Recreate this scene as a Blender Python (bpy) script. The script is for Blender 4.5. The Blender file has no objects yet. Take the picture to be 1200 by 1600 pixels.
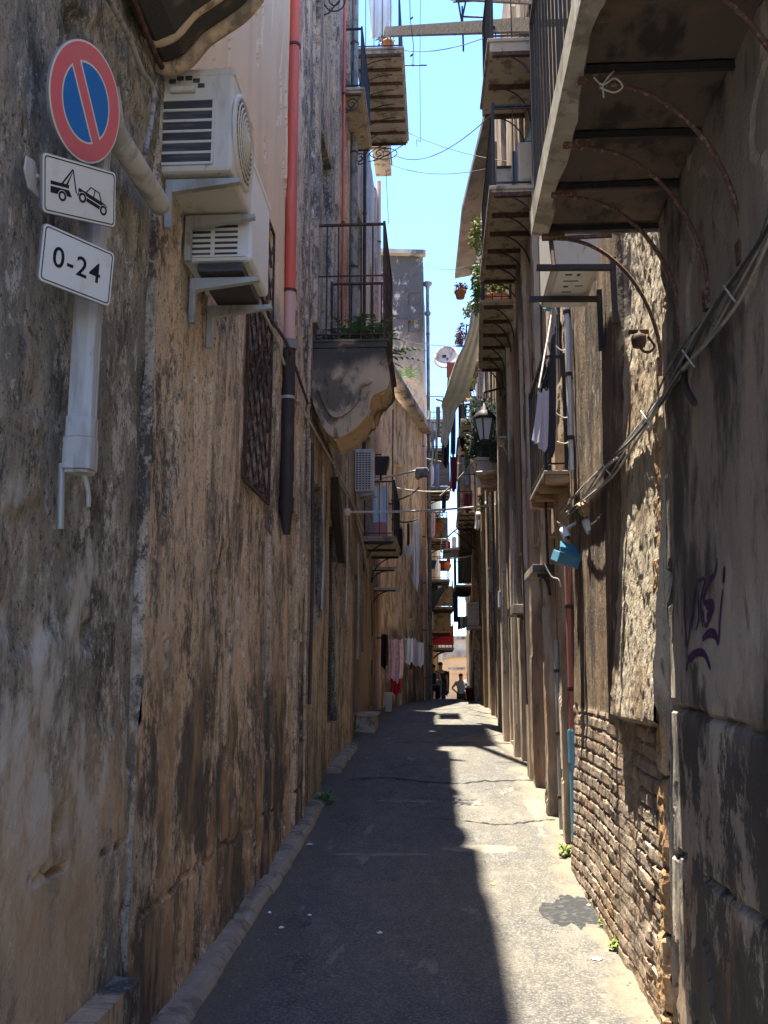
import bpy, math, random
import numpy as np
from mathutils import Vector, Matrix
random.seed(7)
scene=bpy.context.scene
COL=scene.collection
R=math.radians
# ---------------------------------------------------------------- survey of the place: sight lines from the viewpoint, used only to measure
F=1500.;TH=math.atan(255/1500.);PS=math.atan(85/1500.*math.cos(TH));CZ=1.6
fw=(-math.sin(PS)*math.cos(TH),math.cos(PS)*math.cos(TH),math.sin(TH))
rt=(math.cos(PS),math.sin(PS),0.)
up=(rt[1]*fw[2]-rt[2]*fw[1],rt[2]*fw[0]-rt[0]*fw[2],rt[0]*fw[1]-rt[1]*fw[0])
def ray(px,py):
    a=(px-600)/F;b=(800-py)/F
    return [fw[i]+a*rt[i]+b*up[i] for i in range(3)]
def P(px,py,Y):
    r=ray(px,py);t=Y/r[1];return Vector((r[0]*t,Y,CZ+r[2]*t))
def W(px,py,X):
    r=ray(px,py);t=X/r[0];return Vector((X,r[1]*t,CZ+r[2]*t))
GY=[-60,0,4,7,9,10.5,12.6,16,20,25,30,40,60,90]
GZ=[-.6,-.05,.04,.14,.28,.42,.58,.77,.90,.95,.90,.45,-.1,-.2]
def gz(y): return float(np.interp(y,GY,GZ))
# ---------------------------------------------------------------- numeric noise
def vnoise(x,y,seed=0):
    x=np.asarray(x,float);y=np.asarray(y,float)
    rs=np.random.RandomState(seed);T=rs.rand(256,256)
    xi=np.floor(x).astype(int);yi=np.floor(y).astype(int);fx=x-xi;fy=y-yi
    fx=fx*fx*(3-2*fx);fy=fy*fy*(3-2*fy)
    a=T[xi&255,yi&255];b=T[(xi+1)&255,yi&255];c=T[xi&255,(yi+1)&255];d=T[(xi+1)&255,(yi+1)&255]
    return (a*(1-fx)+b*fx)*(1-fy)+(c*(1-fx)+d*fx)*fy*1.0
def fbm(x,y,seed=0,o=4):
    s=0;a=.5;t=0
    for k in range(o):
        s=s+a*vnoise(x*2**k+k*17.3,y*2**k+k*9.1,seed+k);t+=a;a*=.5
    return s/t-.5
def sstep(a,b,x):
    t=np.clip((x-a)/(b-a),0,1);return t*t*(3-2*t)
# ---------------------------------------------------------------- materials
def srgb(r,g,b):
    f=lambda c:(c/255/12.92 if c/255<=.04045 else ((c/255+.055)/1.055)**2.4)
    return (f(r),f(g),f(b),1)
MC={}
class NT:
    def __init__(s,name):
        m=bpy.data.materials.new(name);m.use_nodes=True;s.m=m;s.t=m.node_tree;s.n=s.t.nodes;s.l=s.t.links
        s.b=s.n['Principled BSDF'];s.g=s.n.new('ShaderNodeNewGeometry')
        s.sep=s.n.new('ShaderNodeSeparateXYZ');s.l.new(s.g.outputs['Position'],s.sep.inputs[0])
    def noise(s,sc,seed,detail=6,rough=.6,dist=0.):
        mp=s.n.new('ShaderNodeMapping');mp.inputs['Scale'].default_value=sc;mp.inputs['Location'].default_value=(seed*3.7,seed*5.1,seed*1.9)
        s.l.new(s.g.outputs['Position'],mp.inputs[0])
        n=s.n.new('ShaderNodeTexNoise');n.inputs['Scale'].default_value=1;n.inputs['Detail'].default_value=detail;n.inputs['Roughness'].default_value=rough
        n.inputs['Distortion'].default_value=dist
        s.l.new(mp.outputs[0],n.inputs['Vector']);return n.outputs[0]
    def rng(s,v,a,b,c=0.,d=1.):
        r=s.n.new('ShaderNodeMapRange');r.interpolation_type='SMOOTHSTEP'
        for i,x in enumerate((a,b,c,d)): r.inputs[i+1].default_value=x
        s.l.new(v,r.inputs[0]);return r.outputs[0]
    def mul(s,a,b,op='MULTIPLY'):
        m=s.n.new('ShaderNodeMath');m.operation=op
        for i,x in enumerate((a,b)):
            if isinstance(x,(int,float)): m.inputs[i].default_value=x
            else: s.l.new(x,m.inputs[i])
        return m.outputs[0]
    def mix(s,f,a,b):
        m=s.n.new('ShaderNodeMix');m.data_type='RGBA'
        if isinstance(f,(int,float)): m.inputs[0].default_value=f
        else: s.l.new(f,m.inputs[0])
        for i,x in ((6,a),(7,b)):
            if isinstance(x,tuple): m.inputs[i].default_value=x
            else: s.l.new(x,m.inputs[i])
        return m.outputs[2]
def mat(name,base,layers=(),rough=.85,bump=(),metal=0.,spec=.3,alpha=None,trans=0.):
    """layers: (colour, scale3, lo, hi, strength[, {z:(a,b,c,d), y:(a,b,c,d)}]) ; bump: (scale3, strength)"""
    if name in MC: return MC[name]
    t=NT(name);col=base
    for i,L in enumerate(layers):
        c,sc,lo,hi,k=L[:5];o=L[5] if len(L)>5 else {}
        f=t.rng(t.noise(sc,i+1+o.get('seed',0),o.get('d',7),o.get('r',.62),o.get('w',0.)),lo,hi)
        for ax,j in (('x',0),('y',1),('z',2)):
            if ax in o:
                a,b,cc,d=o[ax];v=t.sep.outputs[j]
                if o.get('jit'): v=t.mul(v,t.mul(t.mul(t.noise((5,5,.6) if ax!='z' else (4,4,1.5),30+i,5),-.5,'ADD'),o['jit']),'ADD')
                f=t.mul(f,t.rng(v,a,b));f=t.mul(f,t.rng(v,cc,d,1.,0.))
        col=t.mix(t.mul(f,k),col,c)
    if isinstance(col,tuple): t.b.inputs['Base Color'].default_value=col
    else: t.l.new(col,t.b.inputs['Base Color'])
    t.b.inputs['Roughness'].default_value=rough;t.b.inputs['Metallic'].default_value=metal
    t.b.inputs['Specular IOR Level'].default_value=spec
    if trans: t.b.inputs['Transmission Weight'].default_value=trans
    if alpha is not None: t.b.inputs['Alpha'].default_value=alpha
    nrm=None
    for i,(sc,st,di) in enumerate(bump):
        b=t.n.new('ShaderNodeBump');b.inputs['Strength'].default_value=st;b.inputs['Distance'].default_value=di
        t.l.new(t.noise(sc,50+i,8,.65),b.inputs['Height'])
        if nrm: t.l.new(nrm,b.inputs['Normal'])
        nrm=b.outputs[0]
    if nrm: t.l.new(nrm,t.b.inputs['Normal'])
    MC[name]=t.m;return t.m
# ---------------------------------------------------------------- mesh builder
class MB:
    def __init__(s): s.v=[];s.f=[];s.sm=[]
    def add(s,vs,fs,smooth=False):
        o=len(s.v);s.v+= [tuple(v) for v in vs];s.f+=[tuple(i+o for i in f) for f in fs];s.sm+=[smooth]*len(fs);return s
    def box(s,a,b,M=None):
        x0,x1=sorted((a[0],b[0]));y0,y1=sorted((a[1],b[1]));z0,z1=sorted((a[2],b[2]))
        vs=[(x,y,z) for z in (z0,z1) for y in (y0,y1) for x in (x0,x1)]
        if M is not None: vs=[M@Vector(v) for v in vs]
        return s.add(vs,[(0,2,3,1),(4,5,7,6),(0,1,5,4),(2,6,7,3),(0,4,6,2),(1,3,7,5)])
    def bar(s,p,q,w,h=None,upv=(0,0,1)):
        p=Vector(p);q=Vector(q);d=(q-p);L=d.length
        if L<1e-6:return s
        d/=L;u=Vector(upv)
        if abs(d.dot(u))>.97:u=Vector((0,1,0))
        a=d.cross(u).normalized();b=a.cross(d);h=h or w
        vs=[c+a*(i*w/2)+b*(j*h/2) for c in (p,q) for i,j in ((-1,-1),(1,-1),(1,1),(-1,1))]
        return s.add(vs,[(3,2,1,0),(4,5,6,7),(0,1,5,4),(1,2,6,5),(2,3,7,6),(3,0,4,7)])
    def tube(s,pts,r,n=8,cap=True):
        pts=[Vector(p) for p in pts];rs=r if isinstance(r,(list,tuple)) else [r]*len(pts)
        o=[];prev=None
        for i,p in enumerate(pts):
            d=(pts[min(i+1,len(pts)-1)]-pts[max(i-1,0)]).normalized()
            if prev is None:
                a=d.cross(Vector((0,0,1)) if abs(d.z)<.9 else Vector((0,1,0))).normalized()
            else: a=(prev-d*prev.dot(d)).normalized()
            prev=a;b=d.cross(a)
            for k in range(n):
                t=2*math.pi*k/n;o.append(p+(a*math.cos(t)+b*math.sin(t))*rs[i])
        fs=[(i*n+k,i*n+(k+1)%n,(i+1)*n+(k+1)%n,(i+1)*n+k) for i in range(len(pts)-1) for k in range(n)]
        s.add(o,fs,True)
        if cap:
            m=len(pts)-1;s.add(o[:n],[tuple(range(n-1,-1,-1))]);s.add(o[m*n:],[tuple(range(n))])
        return s
    def lathe(s,prof,c,n=20,M=None):
        c=Vector(c);vs=[]
        for r,z in prof:
            for k in range(n):
                t=2*math.pi*k/n;v=Vector((r*math.cos(t),r*math.sin(t),z))
                vs.append(c+(M@v if M is not None else v))
        fs=[(i*n+k,i*n+(k+1)%n,(i+1)*n+(k+1)%n,(i+1)*n+k) for i in range(len(prof)-1) for k in range(n)]
        return s.add(vs,fs,True)
    def prism(s,poly,fn,t0,t1):
        n=len(poly);vs=[fn(u,v,t0) for u,v in poly]+[fn(u,v,t1) for u,v in poly]
        fs=[tuple(range(n-1,-1,-1)),tuple(range(n,2*n))]+[(i,(i+1)%n,n+(i+1)%n,n+i) for i in range(n)]
        return s.add(vs,fs)
    def grid(s,Pts,smooth=False,flip=False):
        ny,nx=Pts.shape[:2];vs=Pts.reshape(-1,3)
        o=len(s.v);s.v+=list(map(tuple,vs.tolist()))
        I=np.arange(ny*nx).reshape(ny,nx)
        q=np.stack([I[:-1,:-1],I[:-1,1:],I[1:,1:],I[1:,:-1]],-1).reshape(-1,4)+o
        if flip:q=q[:,::-1]
        s.f+=list(map(tuple,q.tolist()));s.sm+=[smooth]*len(q);return s
    def build(s,name,m,parent=None,bevel=0,keep=False):
        me=bpy.data.meshes.new(name)
        V=np.array(s.v,float).reshape(-1,3)
        if parent is not None: org=Vector((0,0,0))
        else: org=Vector(((V[:,0].min()+V[:,0].max())/2,(V[:,1].min()+V[:,1].max())/2,V[:,2].min()))
        V=V-np.array(org)
        me.from_pydata(V.tolist(),[],s.f);me.polygons.foreach_set('use_smooth',s.sm);me.update()
        ms=m if isinstance(m,(list,tuple)) else [m]
        for k in ms: me.materials.append(k)
        o=bpy.data.objects.new(name,me);COL.objects.link(o);o.location=org
        if parent is not None:
            o.parent=parent;o.matrix_parent_inverse=Matrix.Translation(-wloc(parent))
        if bevel:
            b=o.modifiers.new('bevel','BEVEL');b.width=bevel;b.segments=2;b.limit_method='ANGLE'
        return o
def wloc(o):
    l=Vector(o.location)
    if o.parent is not None: l=l   # parts carry world coordinates with zero location
    return l if o.parent is None else Vector((0,0,0))
def tag(o,label=None,cat=None,group=None,kind=None):
    if label:o['label']=label
    if cat:o['category']=cat
    if group:o['group']=group
    if kind:o['kind']=kind
    return o
def thing(name,loc,label,cat,group=None):
    o=bpy.data.objects.new(name,None);COL.objects.link(o);o.location=loc;o.empty_display_size=.2
    return tag(o,label,cat,group)
def smooth_path(pts,k=6):
    pts=[Vector(p) for p in pts];out=[]
    q=[pts[0]]+pts+[pts[-1]]
    for i in range(1,len(q)-2):
        a,b,c,d=q[i-1:i+3]
        for j in range(k):
            t=j/k;out.append(.5*((2*b)+(c-a)*t+(2*a-5*b+4*c-d)*t*t+(3*b-a-3*c+d)*t**3))
    out.append(pts[-1]);return out
def cat_line(p,q,sag,n=14,jit=0.):
    p=Vector(p);q=Vector(q)
    return [p.lerp(q,i/n)+Vector((0,0,-4*sag*(i/n)*(1-i/n)))+Vector((random.uniform(-jit,jit),random.uniform(-jit,jit),random.uniform(-jit,jit))) for i in range(n+1)]
EXPO=2.35
# ---------------------------------------------------------------- palette
C=srgb
BLK=(.035,.032,.03,1)
def wall_layers(tan,grey,dark,light,tag_=0,streak=.8,stain=.9,lightk=.6,zl=3.5):
    return [
     (grey,(.9,.9,.45),.44,.53,.9,{'seed':tag_,'d':10,'r':.68}),
     (tan,(1.7,1.7,.55),.50,.53,.8,{'seed':tag_+12,'d':9,'r':.68}),
     (dark,(2.6,2.6,.40),.525,.57,streak,{'seed':tag_+3,'d':10,'r':.72}),
     (dark,(1.1,1.1,.8),.525,.565,stain,{'seed':tag_+9,'d':12,'r':.78}),
     (light,(1.7,1.7,1.2),.56,.585,lightk,{'seed':tag_+5,'d':12,'r':.80}),
     (tan,(3.4,3.4,.8),.55,.58,.7,{'seed':tag_+41,'d':12,'r':.78}),
     (grey,(7,7,3),.52,.57,.6,{'seed':tag_+33,'d':9,'r':.74}),
     (dark,(5,5,2.6),.545,.575,.75,{'seed':tag_+51,'d':12,'r':.8}),
     (light,(6,6,3.5),.57,.59,.6,{'seed':tag_+54,'d':12,'r':.8}),
     (dark,(18,18,12),.56,.60,.6,{'seed':tag_+15,'d':9,'r':.76}),
     (light,(16,16,9),.60,.64,.6,{'seed':tag_+21,'d':9,'r':.76}),
     (tan,(45,45,25),.54,.60,.5,{'seed':tag_+24,'d':6,'r':.7}),
     (dark,(33,33,30),.64,.68,.8,{'seed':tag_+27,'d':2}),
     (dark,(80,80,70),.58,.64,.6,{'seed':tag_+29,'d':4}),
    ]
WB=[((7,7,6),.4,.025),((38,38,30),.6,.012),((150,150,120),.6,.006)]
M_near=mat('grey_plaster',(.29,.27,.225,1),wall_layers((.40,.34,.26,1),(.18,.175,.15,1),(.055,.053,.046,1),(.68,.65,.58,1),0,.35,.9,.7)+[
     ((.56,.40,.25,1),(1.4,1.4,.7),.47,.58,.7,{'z':(-5,-4,.9,1.7),'seed':40,'jit':1.5}),
     ((.62,.58,.52,1),(1.9,1.9,1.0),.49,.58,.75,{'z':(.8,1.2,2.0,2.5),'seed':44,'d':10,'r':.7}),
     ((.05,.045,.04,1),(1.2,9,1.5),.5,.6,.8,{'z':(-5,-4,.25,.6),'seed':47,'jit':.6})],bump=WB)
M_tan=mat('streaked_tan_plaster',(.56,.45,.33,1),wall_layers((.68,.51,.35,1),(.36,.31,.24,1),(.065,.058,.05,1),(.80,.69,.56,1),60,.65,.9,.6)+[
     ((.76,.56,.345,1),(.3,.3,.3),.2,.3,1.,{'z':(4.35,4.6,90,99),'y':(4.1,4.2,7.75,7.9),'seed':70,'jit':.5}),
     ((.64,.45,.28,1),(2.5,2.5,.3),.48,.60,.5,{'z':(4.35,4.6,90,99),'y':(4.1,4.2,7.75,7.9),'seed':76}),
     ((.06,.055,.05,1),(1.5,1.5,.9),.46,.53,.9,{'z':(-5,-4,1.2,2.2),'d':12,'r':.74,'seed':73,'jit':1.2}),
     ((.52,.42,.34,1),(3,3,1.6),.52,.60,.8,{'z':(1.5,1.7,2.0,2.5),'seed':75,'d':10,'r':.72}),
     ((.46,.30,.16,1),(3,3,.9),.48,.62,.6,{'z':(-5,-4,1.4,1.9),'seed':79})],bump=WB)
M_brn=mat('brown_stained_plaster',(.50,.38,.26,1),wall_layers((.60,.44,.29,1),(.28,.235,.185,1),(.07,.062,.054,1),(.66,.56,.44,1),120,.85,.8,.45),bump=WB)
M_cream=mat('cream_plaster',(.55,.42,.31,1),wall_layers((.5,.38,.27,1),(.36,.3,.23,1),(.09,.08,.065,1),(.62,.54,.45,1),180,.6,.35,.4)+[
     ((.05,.045,.04,1),(2.2,2.2,.5),.44,.6,.85,{'z':(-5,-4,3,6),'seed':190,'jit':2}),
     ((.29,.19,.11,1),(2,2,.4),.38,.55,.8,{'z':(-5,-4,5.4,7.2),'seed':193,'jit':2})],bump=WB)
M_rub=mat('worn_rubble_stone',(.70,.57,.41,1),[((.78,.67,.51,1),(9,9,5),.45,.6,.7),((.2,.14,.09,1),(5,5,2),.5,.66,.7),((.1,.08,.06,1),(30,30,8),.56,.68,.7,{'d':9}),((.33,.19,.09,1),(3,3,1),.5,.62,.6)],bump=[((20,20,14),1.,.07),((60,60,45),1.,.025),((150,150,120),.7,.006)])
M_brick=mat('old_brickwork',(.50,.39,.29,1),[((.36,.26,.19,1),(6,9,13),.42,.56,.8),((.42,.24,.13,1),(1,4,7),.52,.62,.6),((.09,.075,.06,1),(5,5,3),.50,.64,.75,{'d':9}),((.42,.34,.24,1),(9,9,6),.55,.68,.6),((.34,.22,.11,1),(2,2,1),.5,.6,.5,{'z':(-5,-4,.35,.7)})],bump=[((24,24,30),1.,.03),((70,70,70),1.,.014),((160,160,90),.5,.005)])
M_dk=mat('dark_stained_render',(.34,.295,.25,1),[((.48,.40,.32,1),(1.6,1.6,.3),.44,.6,.8),((.05,.045,.042,1),(1.8,1.8,.7),.48,.6,.85,{'d':10,'r':.7}),((.58,.51,.42,1),(1.7,1.7,.9),.50,.56,.8,{'z':(-5,-4,1.7,2.0),'d':10,'r':.7,'jit':1}),((.25,.15,.085,1),(1.3,1.3,.5),.46,.6,.8,{'z':(-5,-4,.6,1.2),'jit':1}),((.07,.06,.06,1),(11,11,3),.58,.7,.6,{'d':9}),((.38,.32,.27,1),(3.5,3.5,.12),.6,.7,.5),
     ((.06,.056,.054,1),(1.9,1.9,1.1),.47,.51,.92,{'z':(-5,-4,1.3,1.6),'y':(-9,-8,4.25,4.33),'seed':5,'jit':.5,'d':12,'r':.76})],bump=WB)
M_rcol=mat('brown_pier_plaster',(.64,.50,.36,1),[((.2,.165,.13,1),(.1,1.7,.07),.54,.58,.8,{'seed':3,'d':5}),((.62,.52,.40,1),(.1,2.1,.06),.56,.59,.8,{'seed':6,'d':5}),((.34,.17,.10,1),(.1,1.9,.06),.57,.60,.7,{'seed':9,'d':5}),((.52,.4,.28,1),(3,3,.5),.49,.56,.8,{'d':9}),((.09,.08,.07,1),(2.2,2.2,.5),.48,.62,.85,{'d':9}),((.34,.19,.09,1),(4,4,.4),.55,.65,.7),((.5,.42,.33,1),(7,7,1.2),.6,.68,.7,{'d':10}),((.05,.045,.04,1),(16,16,4),.58,.7,.6)],bump=WB)
M_orange=mat('orange_render',(.82,.50,.24,1),[((.72,.40,.19,1),(1,1,1),.45,.6,.6)],bump=[((5,5,5),.3,.02)])
M_pale=mat('pale_render',(.68,.58,.45,1),[((.5,.42,.32,1),(1.5,1.5,.8),.45,.65,.7),((.3,.25,.2,1),(3,3,1),.6,.7,.5)],bump=[((8,8,8),.3,.02)])
M_stone=mat('carved_stone',(.52,.38,.24,1),[((.045,.045,.042,1),(1.6,1.6,1.2),.20,.36,.95,{'z':(4.62,4.85,90,99),'seed':8,'jit':.4,'d':9}),((.09,.075,.06,1),(1.8,1.8,1.2),.47,.58,.85,{'d':9,'r':.66}),((.46,.33,.21,1),(3,3,3),.56,.66,.7),((.05,.048,.045,1),(12,12,4),.58,.66,.7,{'d':9})],bump=[((14,14,8),.5,.02),((90,90,60),.4,.005)])
M_road=None
M_rust=mat('rusty_iron',(.06,.035,.028,1),[((.17,.075,.04,1),(30,30,12),.48,.62,.8)],rough=.75,bump=[((120,120,60),.4,.003)])
M_rodrust=mat('rusted_strut_iron',(.13,.07,.055,1),[((.36,.24,.16,1),(60,60,60),.52,.62,.7)],rough=.8,bump=[((160,160,160),.5,.003)])
M_iron=mat('dark_iron',(.03,.028,.03,1),[((.1,.06,.045,1),(25,25,10),.55,.66,.6)],rough=.6)
M_galv=mat('weathered_zinc',(.42,.42,.4,1),[((.25,.23,.2,1),(6,6,2),.5,.64,.8),((.3,.16,.09,1),(16,16,8),.62,.7,.7)],rough=.55,metal=.3,bump=[((60,60,60),.2,.002)])
M_acw=mat('yellowed_white_metal',(.60,.57,.50,1),[((.38,.33,.26,1),(8,8,2.5),.52,.68,.6),((.2,.16,.12,1),(20,20,9),.64,.72,.6)],rough=.45)
M_acwhite=mat('white_enamel',(.72,.72,.70,1),[((.5,.47,.42,1),(6,6,2),.55,.7,.5)],rough=.4)
M_acdark=mat('radiator_fins',(.05,.05,.055,1),[((.12,.12,.12,1),(4,4,60),.5,.6,.6)],rough=.6)
M_red=mat('red_plastic_pipe',(.66,.11,.055,1),[((.45,.10,.07,1),(7,7,.5),.48,.6,.7),((.25,.12,.09,1),(20,20,3),.58,.64,.7),((.72,.22,.14,1),(12,12,1),.6,.7,.4)],rough=.45)
M_pink=mat('faded_pink_pipe',(.62,.36,.29,1),[((.42,.26,.2,1),(8,8,1),.52,.66,.6)],rough=.6)
M_black=mat('black_cast_pipe',(.04,.032,.03,1),[((.09,.06,.045,1),(10,10,3),.55,.65,.6)],rough=.6,bump=[((60,60,60),.3,.003)])
M_greypipe=mat('mottled_grey_pipe',(.23,.22,.2,1),[((.08,.08,.075,1),(14,14,6),.48,.6,.8),((.36,.33,.28,1),(20,20,8),.58,.66,.6)],rough=.7,bump=[((70,70,30),.3,.003)])
M_bluep=mat('blue_plastic_pipe',(.10,.33,.46,1),[((.2,.36,.42,1),(9,9,2),.5,.62,.6),((.05,.07,.08,1),(20,20,4),.6,.7,.7)],rough=.5)
M_cond=mat('grey_white_duct',(.52,.51,.49,1),[((.2,.19,.17,1),(5,5,1.5),.5,.62,.75,{'d':9,'r':.7}),((.33,.31,.28,1),(9,9,1.2),.5,.6,.7),((.22,.2,.17,1),(30,30,8),.62,.7,.6)],rough=.5)
M_cable=mat('grey_cable',(.33,.315,.29,1),[((.08,.075,.07,1),(20,20,20),.5,.6,.7)],rough=.55)
M_cableb=mat('black_cable',(.06,.058,.056,1),rough=.6)
M_cablew=mat('pale_cable',(.62,.6,.56,1),[((.35,.32,.28,1),(20,20,20),.5,.6,.7)],rough=.5)
M_wood=mat('weathered_timber',(.22,.18,.15,1),[((.09,.075,.065,1),(1.2,18,30),.45,.6,.8),((.36,.31,.26,1),(2,30,40),.56,.66,.6)],bump=[((4,60,80),.5,.01)])
M_plank=mat('orange_brown_plank',(.42,.27,.16,1),[((.2,.12,.07,1),(3,20,30),.48,.62,.8)],bump=[((4,60,80),.4,.006)])
M_shut=mat('dark_shutter_paint',(.07,.075,.07,1),[((.16,.14,.11,1),(12,12,3),.52,.66,.7)],rough=.7)
M_shutg=mat('grey_green_shutter',(.11,.14,.13,1),[((.2,.2,.17,1),(12,12,3),.55,.66,.6)],rough=.65)
M_glass=mat('dusty_window_glass',(.06,.08,.10,1),[((.2,.22,.24,1),(3,3,2),.5,.66,.5)],rough=.15,spec=.6)
M_curt=mat('blue_white_curtain',(.55,.68,.80,1),[((.75,.8,.84,1),(3,12,.4),.45,.6,.8)],rough=.9)
M_slab=mat('balcony_cement',(.40,.34,.27,1),[((.16,.13,.1,1),(7,7,4),.5,.62,.85,{'d':9}),((.55,.48,.38,1),(5,5,5),.56,.66,.6)],bump=[((20,20,12),.5,.015),((90,90,90),.3,.004)])
M_under=mat('dark_corroded_sheet',(.13,.10,.085,1),[((.21,.13,.095,1),(3,6,3),.5,.64,.7),((.03,.026,.025,1),(6,3,6),.48,.62,.8),((.22,.15,.1,1),(1,24,9),.62,.7,.6)],bump=[((10,10,10),.4,.01)])
M_marble=mat('pale_marble_slab',(.55,.52,.47,1),[((.2,.17,.14,1),(5,5,3),.52,.64,.8),((.68,.64,.58,1),(3,3,3),.55,.66,.5)],rough=.6,bump=[((20,20,12),.3,.01)])
M_tile=mat('terracotta',(.42,.18,.10,1),[((.25,.12,.08,1),(9,9,9),.5,.62,.7)],rough=.8)
M_leaf=mat('leaf_green',(.09,.16,.04,1),[((.11,.15,.045,1),(30,30,30),.45,.6,.8)],rough=.6)
M_leafl=mat('yellow_green_leaf',(.20,.25,.05,1),[((.12,.17,.04,1),(30,30,30),.45,.6,.8),((.34,.33,.10,1),(25,25,25),.58,.66,.7)],rough=.6)
M_fern=mat('fern_green',(.12,.24,.09,1),[((.07,.15,.06,1),(30,30,30),.45,.6,.8)],rough=.6)
M_purp=mat('purple_leaf',(.12,.05,.07,1),[((.2,.1,.1,1),(30,30,30),.45,.6,.8)],rough=.6)
M_flow=mat('orange_flower',(.75,.25,.06,1),rough=.6)
M_skin=mat('skin',(.42,.25,.17,1),rough=.6)
M_hair=mat('dark_hair',(.03,.022,.018,1),rough=.7)
def cloth(name,c,c2=None,st=(9,9,.5)):
    c2=c2 or tuple(x*.7 for x in c[:3])+(1,)
    return mat(name,c,[(c2,st,.46,.6,.6)],rough=.95,bump=[((300,300,300),.3,.002)])
F_black=cloth('black_fabric',(.025,.025,.03,1));F_white=cloth('white_fabric',(.86,.86,.85,1),(.72,.74,.78,1));F_red=cloth('red_fabric',(.6,.04,.05,1))
F_pink=cloth('pink_patterned_fabric',(.80,.46,.48,1),(.9,.82,.8,1),(16,16,12));F_denim=cloth('faded_denim',(.22,.28,.36,1),(.4,.45,.5,1))
F_lilac=cloth('lilac_fabric',(.58,.54,.62,1));F_maroon=cloth('maroon_fabric',(.16,.03,.05,1));F_navy=cloth('navy_fabric',(.04,.05,.10,1))
F_grey=cloth('grey_fabric',(.28,.29,.30,1));F_tarp=cloth('pale_tarpaulin',(.80,.79,.73,1),(.62,.62,.58,1),(1,14,.7));F_blue=cloth('blue_grey_fabric',(.24,.31,.38,1))
F_green=cloth('dark_green_netting',(.05,.075,.06,1),(.03,.05,.04,1))
# ---------------------------------------------------------------- houses
def lines(a,b,step,extra):
    L=list(np.linspace(a,b,max(2,int(round((b-a)/step))+1)))
    for e in extra:
        if a<e<b: L+= [e-.002,e+.002]
    L=np.array(sorted(L));keep=[0]
    for i in range(1,len(L)):
        if L[i]-L[keep[-1]]>.0015: keep.append(i)
    return L[keep]
def facade(name,side,Xf,y0,y1,z0,z1,step,feats,m,parent,amp=(.02,.6,.006,8),zd=None,depth=4,hf=None,seed=1):
    """street face displaced outwards by real relief; side=+1: street lies towards +X"""
    ey=[e for f in feats for e in f[:2]];ez=[e for f in feats for e in f[2:4]]
    ys=lines(y0,y1,step,ey)
    zd=zd or z1
    zs=lines(z0,min(zd,z1),step,ez)
    if z1>zd: zs=np.concatenate([zs,lines(zd+.01,z1,.35,ez)[1:]])
    Y,Z=np.meshgrid(ys,zs)
    D=amp[0]*2*fbm(Y*amp[1]+3,Z*amp[1],seed,4)+amp[2]*2*fbm(Y*amp[3],Z*amp[3]*.5,seed+20,4)
    if hf is not None: D=D+hf(Y,Z)
    for f in feats:
        ins=(Y>f[0])&(Y<f[1])&(Z>f[2])&(Z<f[3]);D=np.where(ins,D+f[4],D)
    X=np.vectorize(Xf)(Y)+side*D
    g=np.stack([X,Y,Z],-1)
    b=MB();b.grid(g,smooth=False,flip=(side<0))
    # returns, back and top close the body
    xb=lambda y:Xf(y)-side*depth
    for col,yy,fl in ((0,y0,1),(-1,y1,0)):
        edge=[tuple(g[i,col]) for i in range(0,len(zs),max(1,len(zs)//40))]
        if edge[-1]!=tuple(g[-1,col]): edge.append(tuple(g[-1,col]))
        poly=edge+[(xb(yy),yy,z1),(xb(yy),yy,z0)];b.add(poly,[tuple(range(len(poly)))])
    tp=[tuple(g[-1,j]) for j in range(0,len(ys),max(1,len(ys)//20))]
    if tp[-1]!=tuple(g[-1,-1]): tp.append(tuple(g[-1,-1]))
    b.add(tp+[(xb(y1),y1,z1),(xb(y0),y0,z1)],[tuple(range(len(tp)+2))])
    b.add([(xb(y0),y0,z0),(xb(y1),y1,z0),(xb(y1),y1,z1),(xb(y0),y0,z1)],[(0,1,2,3)])
    return b.build(name,m,parent)
def railing(parent,pts,z,h,step=.11,m=None,name='railing',r=.007,mid=None,panels=False):
    """pts: open polyline of (x,y) around the slab"""
    m=m or M_iron;b=MB()
    for (x0,y0),(x1,y1) in zip(pts[:-1],pts[1:]):
        L=math.hypot(x1-x0,y1-y0);n=max(1,int(L/step))
        b.bar((x0,y0,z+h),(x1,y1,z+h),.03,.022);b.bar((x0,y0,z+.06),(x1,y1,z+.06),.022,.014)
        if mid:
            for q in mid: b.bar((x0,y0,z+q),(x1,y1,z+q),.016,.012)
        for i in range(n+1):
            t=i/n;x=x0+(x1-x0)*t;y=y0+(y1-y0)*t
            b.tube([(x,y,z-.02),(x,y,z+h)],r,5,False)
    for x,y in pts: b.bar((x,y,z-.03),(x,y,z+h+.03),.028)
    return b.build(name,m,parent)
def curve_bracket(parent,y,xw,xo,z,drop,m=None,r=.012,name='bracket',beam=True):
    b=MB();m=m or M_iron
    pts=[]
    for i in range(11):
        t=i/10*math.pi/2
        pts.append((xw+(xo-xw)*(1-math.cos(t)),y,z-drop*(1-math.sin(t))))
    if beam: b.bar((xw,y,z-.012),(xo,y,z-.012),.035,.03)
    b.tube(pts,r,6)
    return b.build(name,m,parent)
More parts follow.
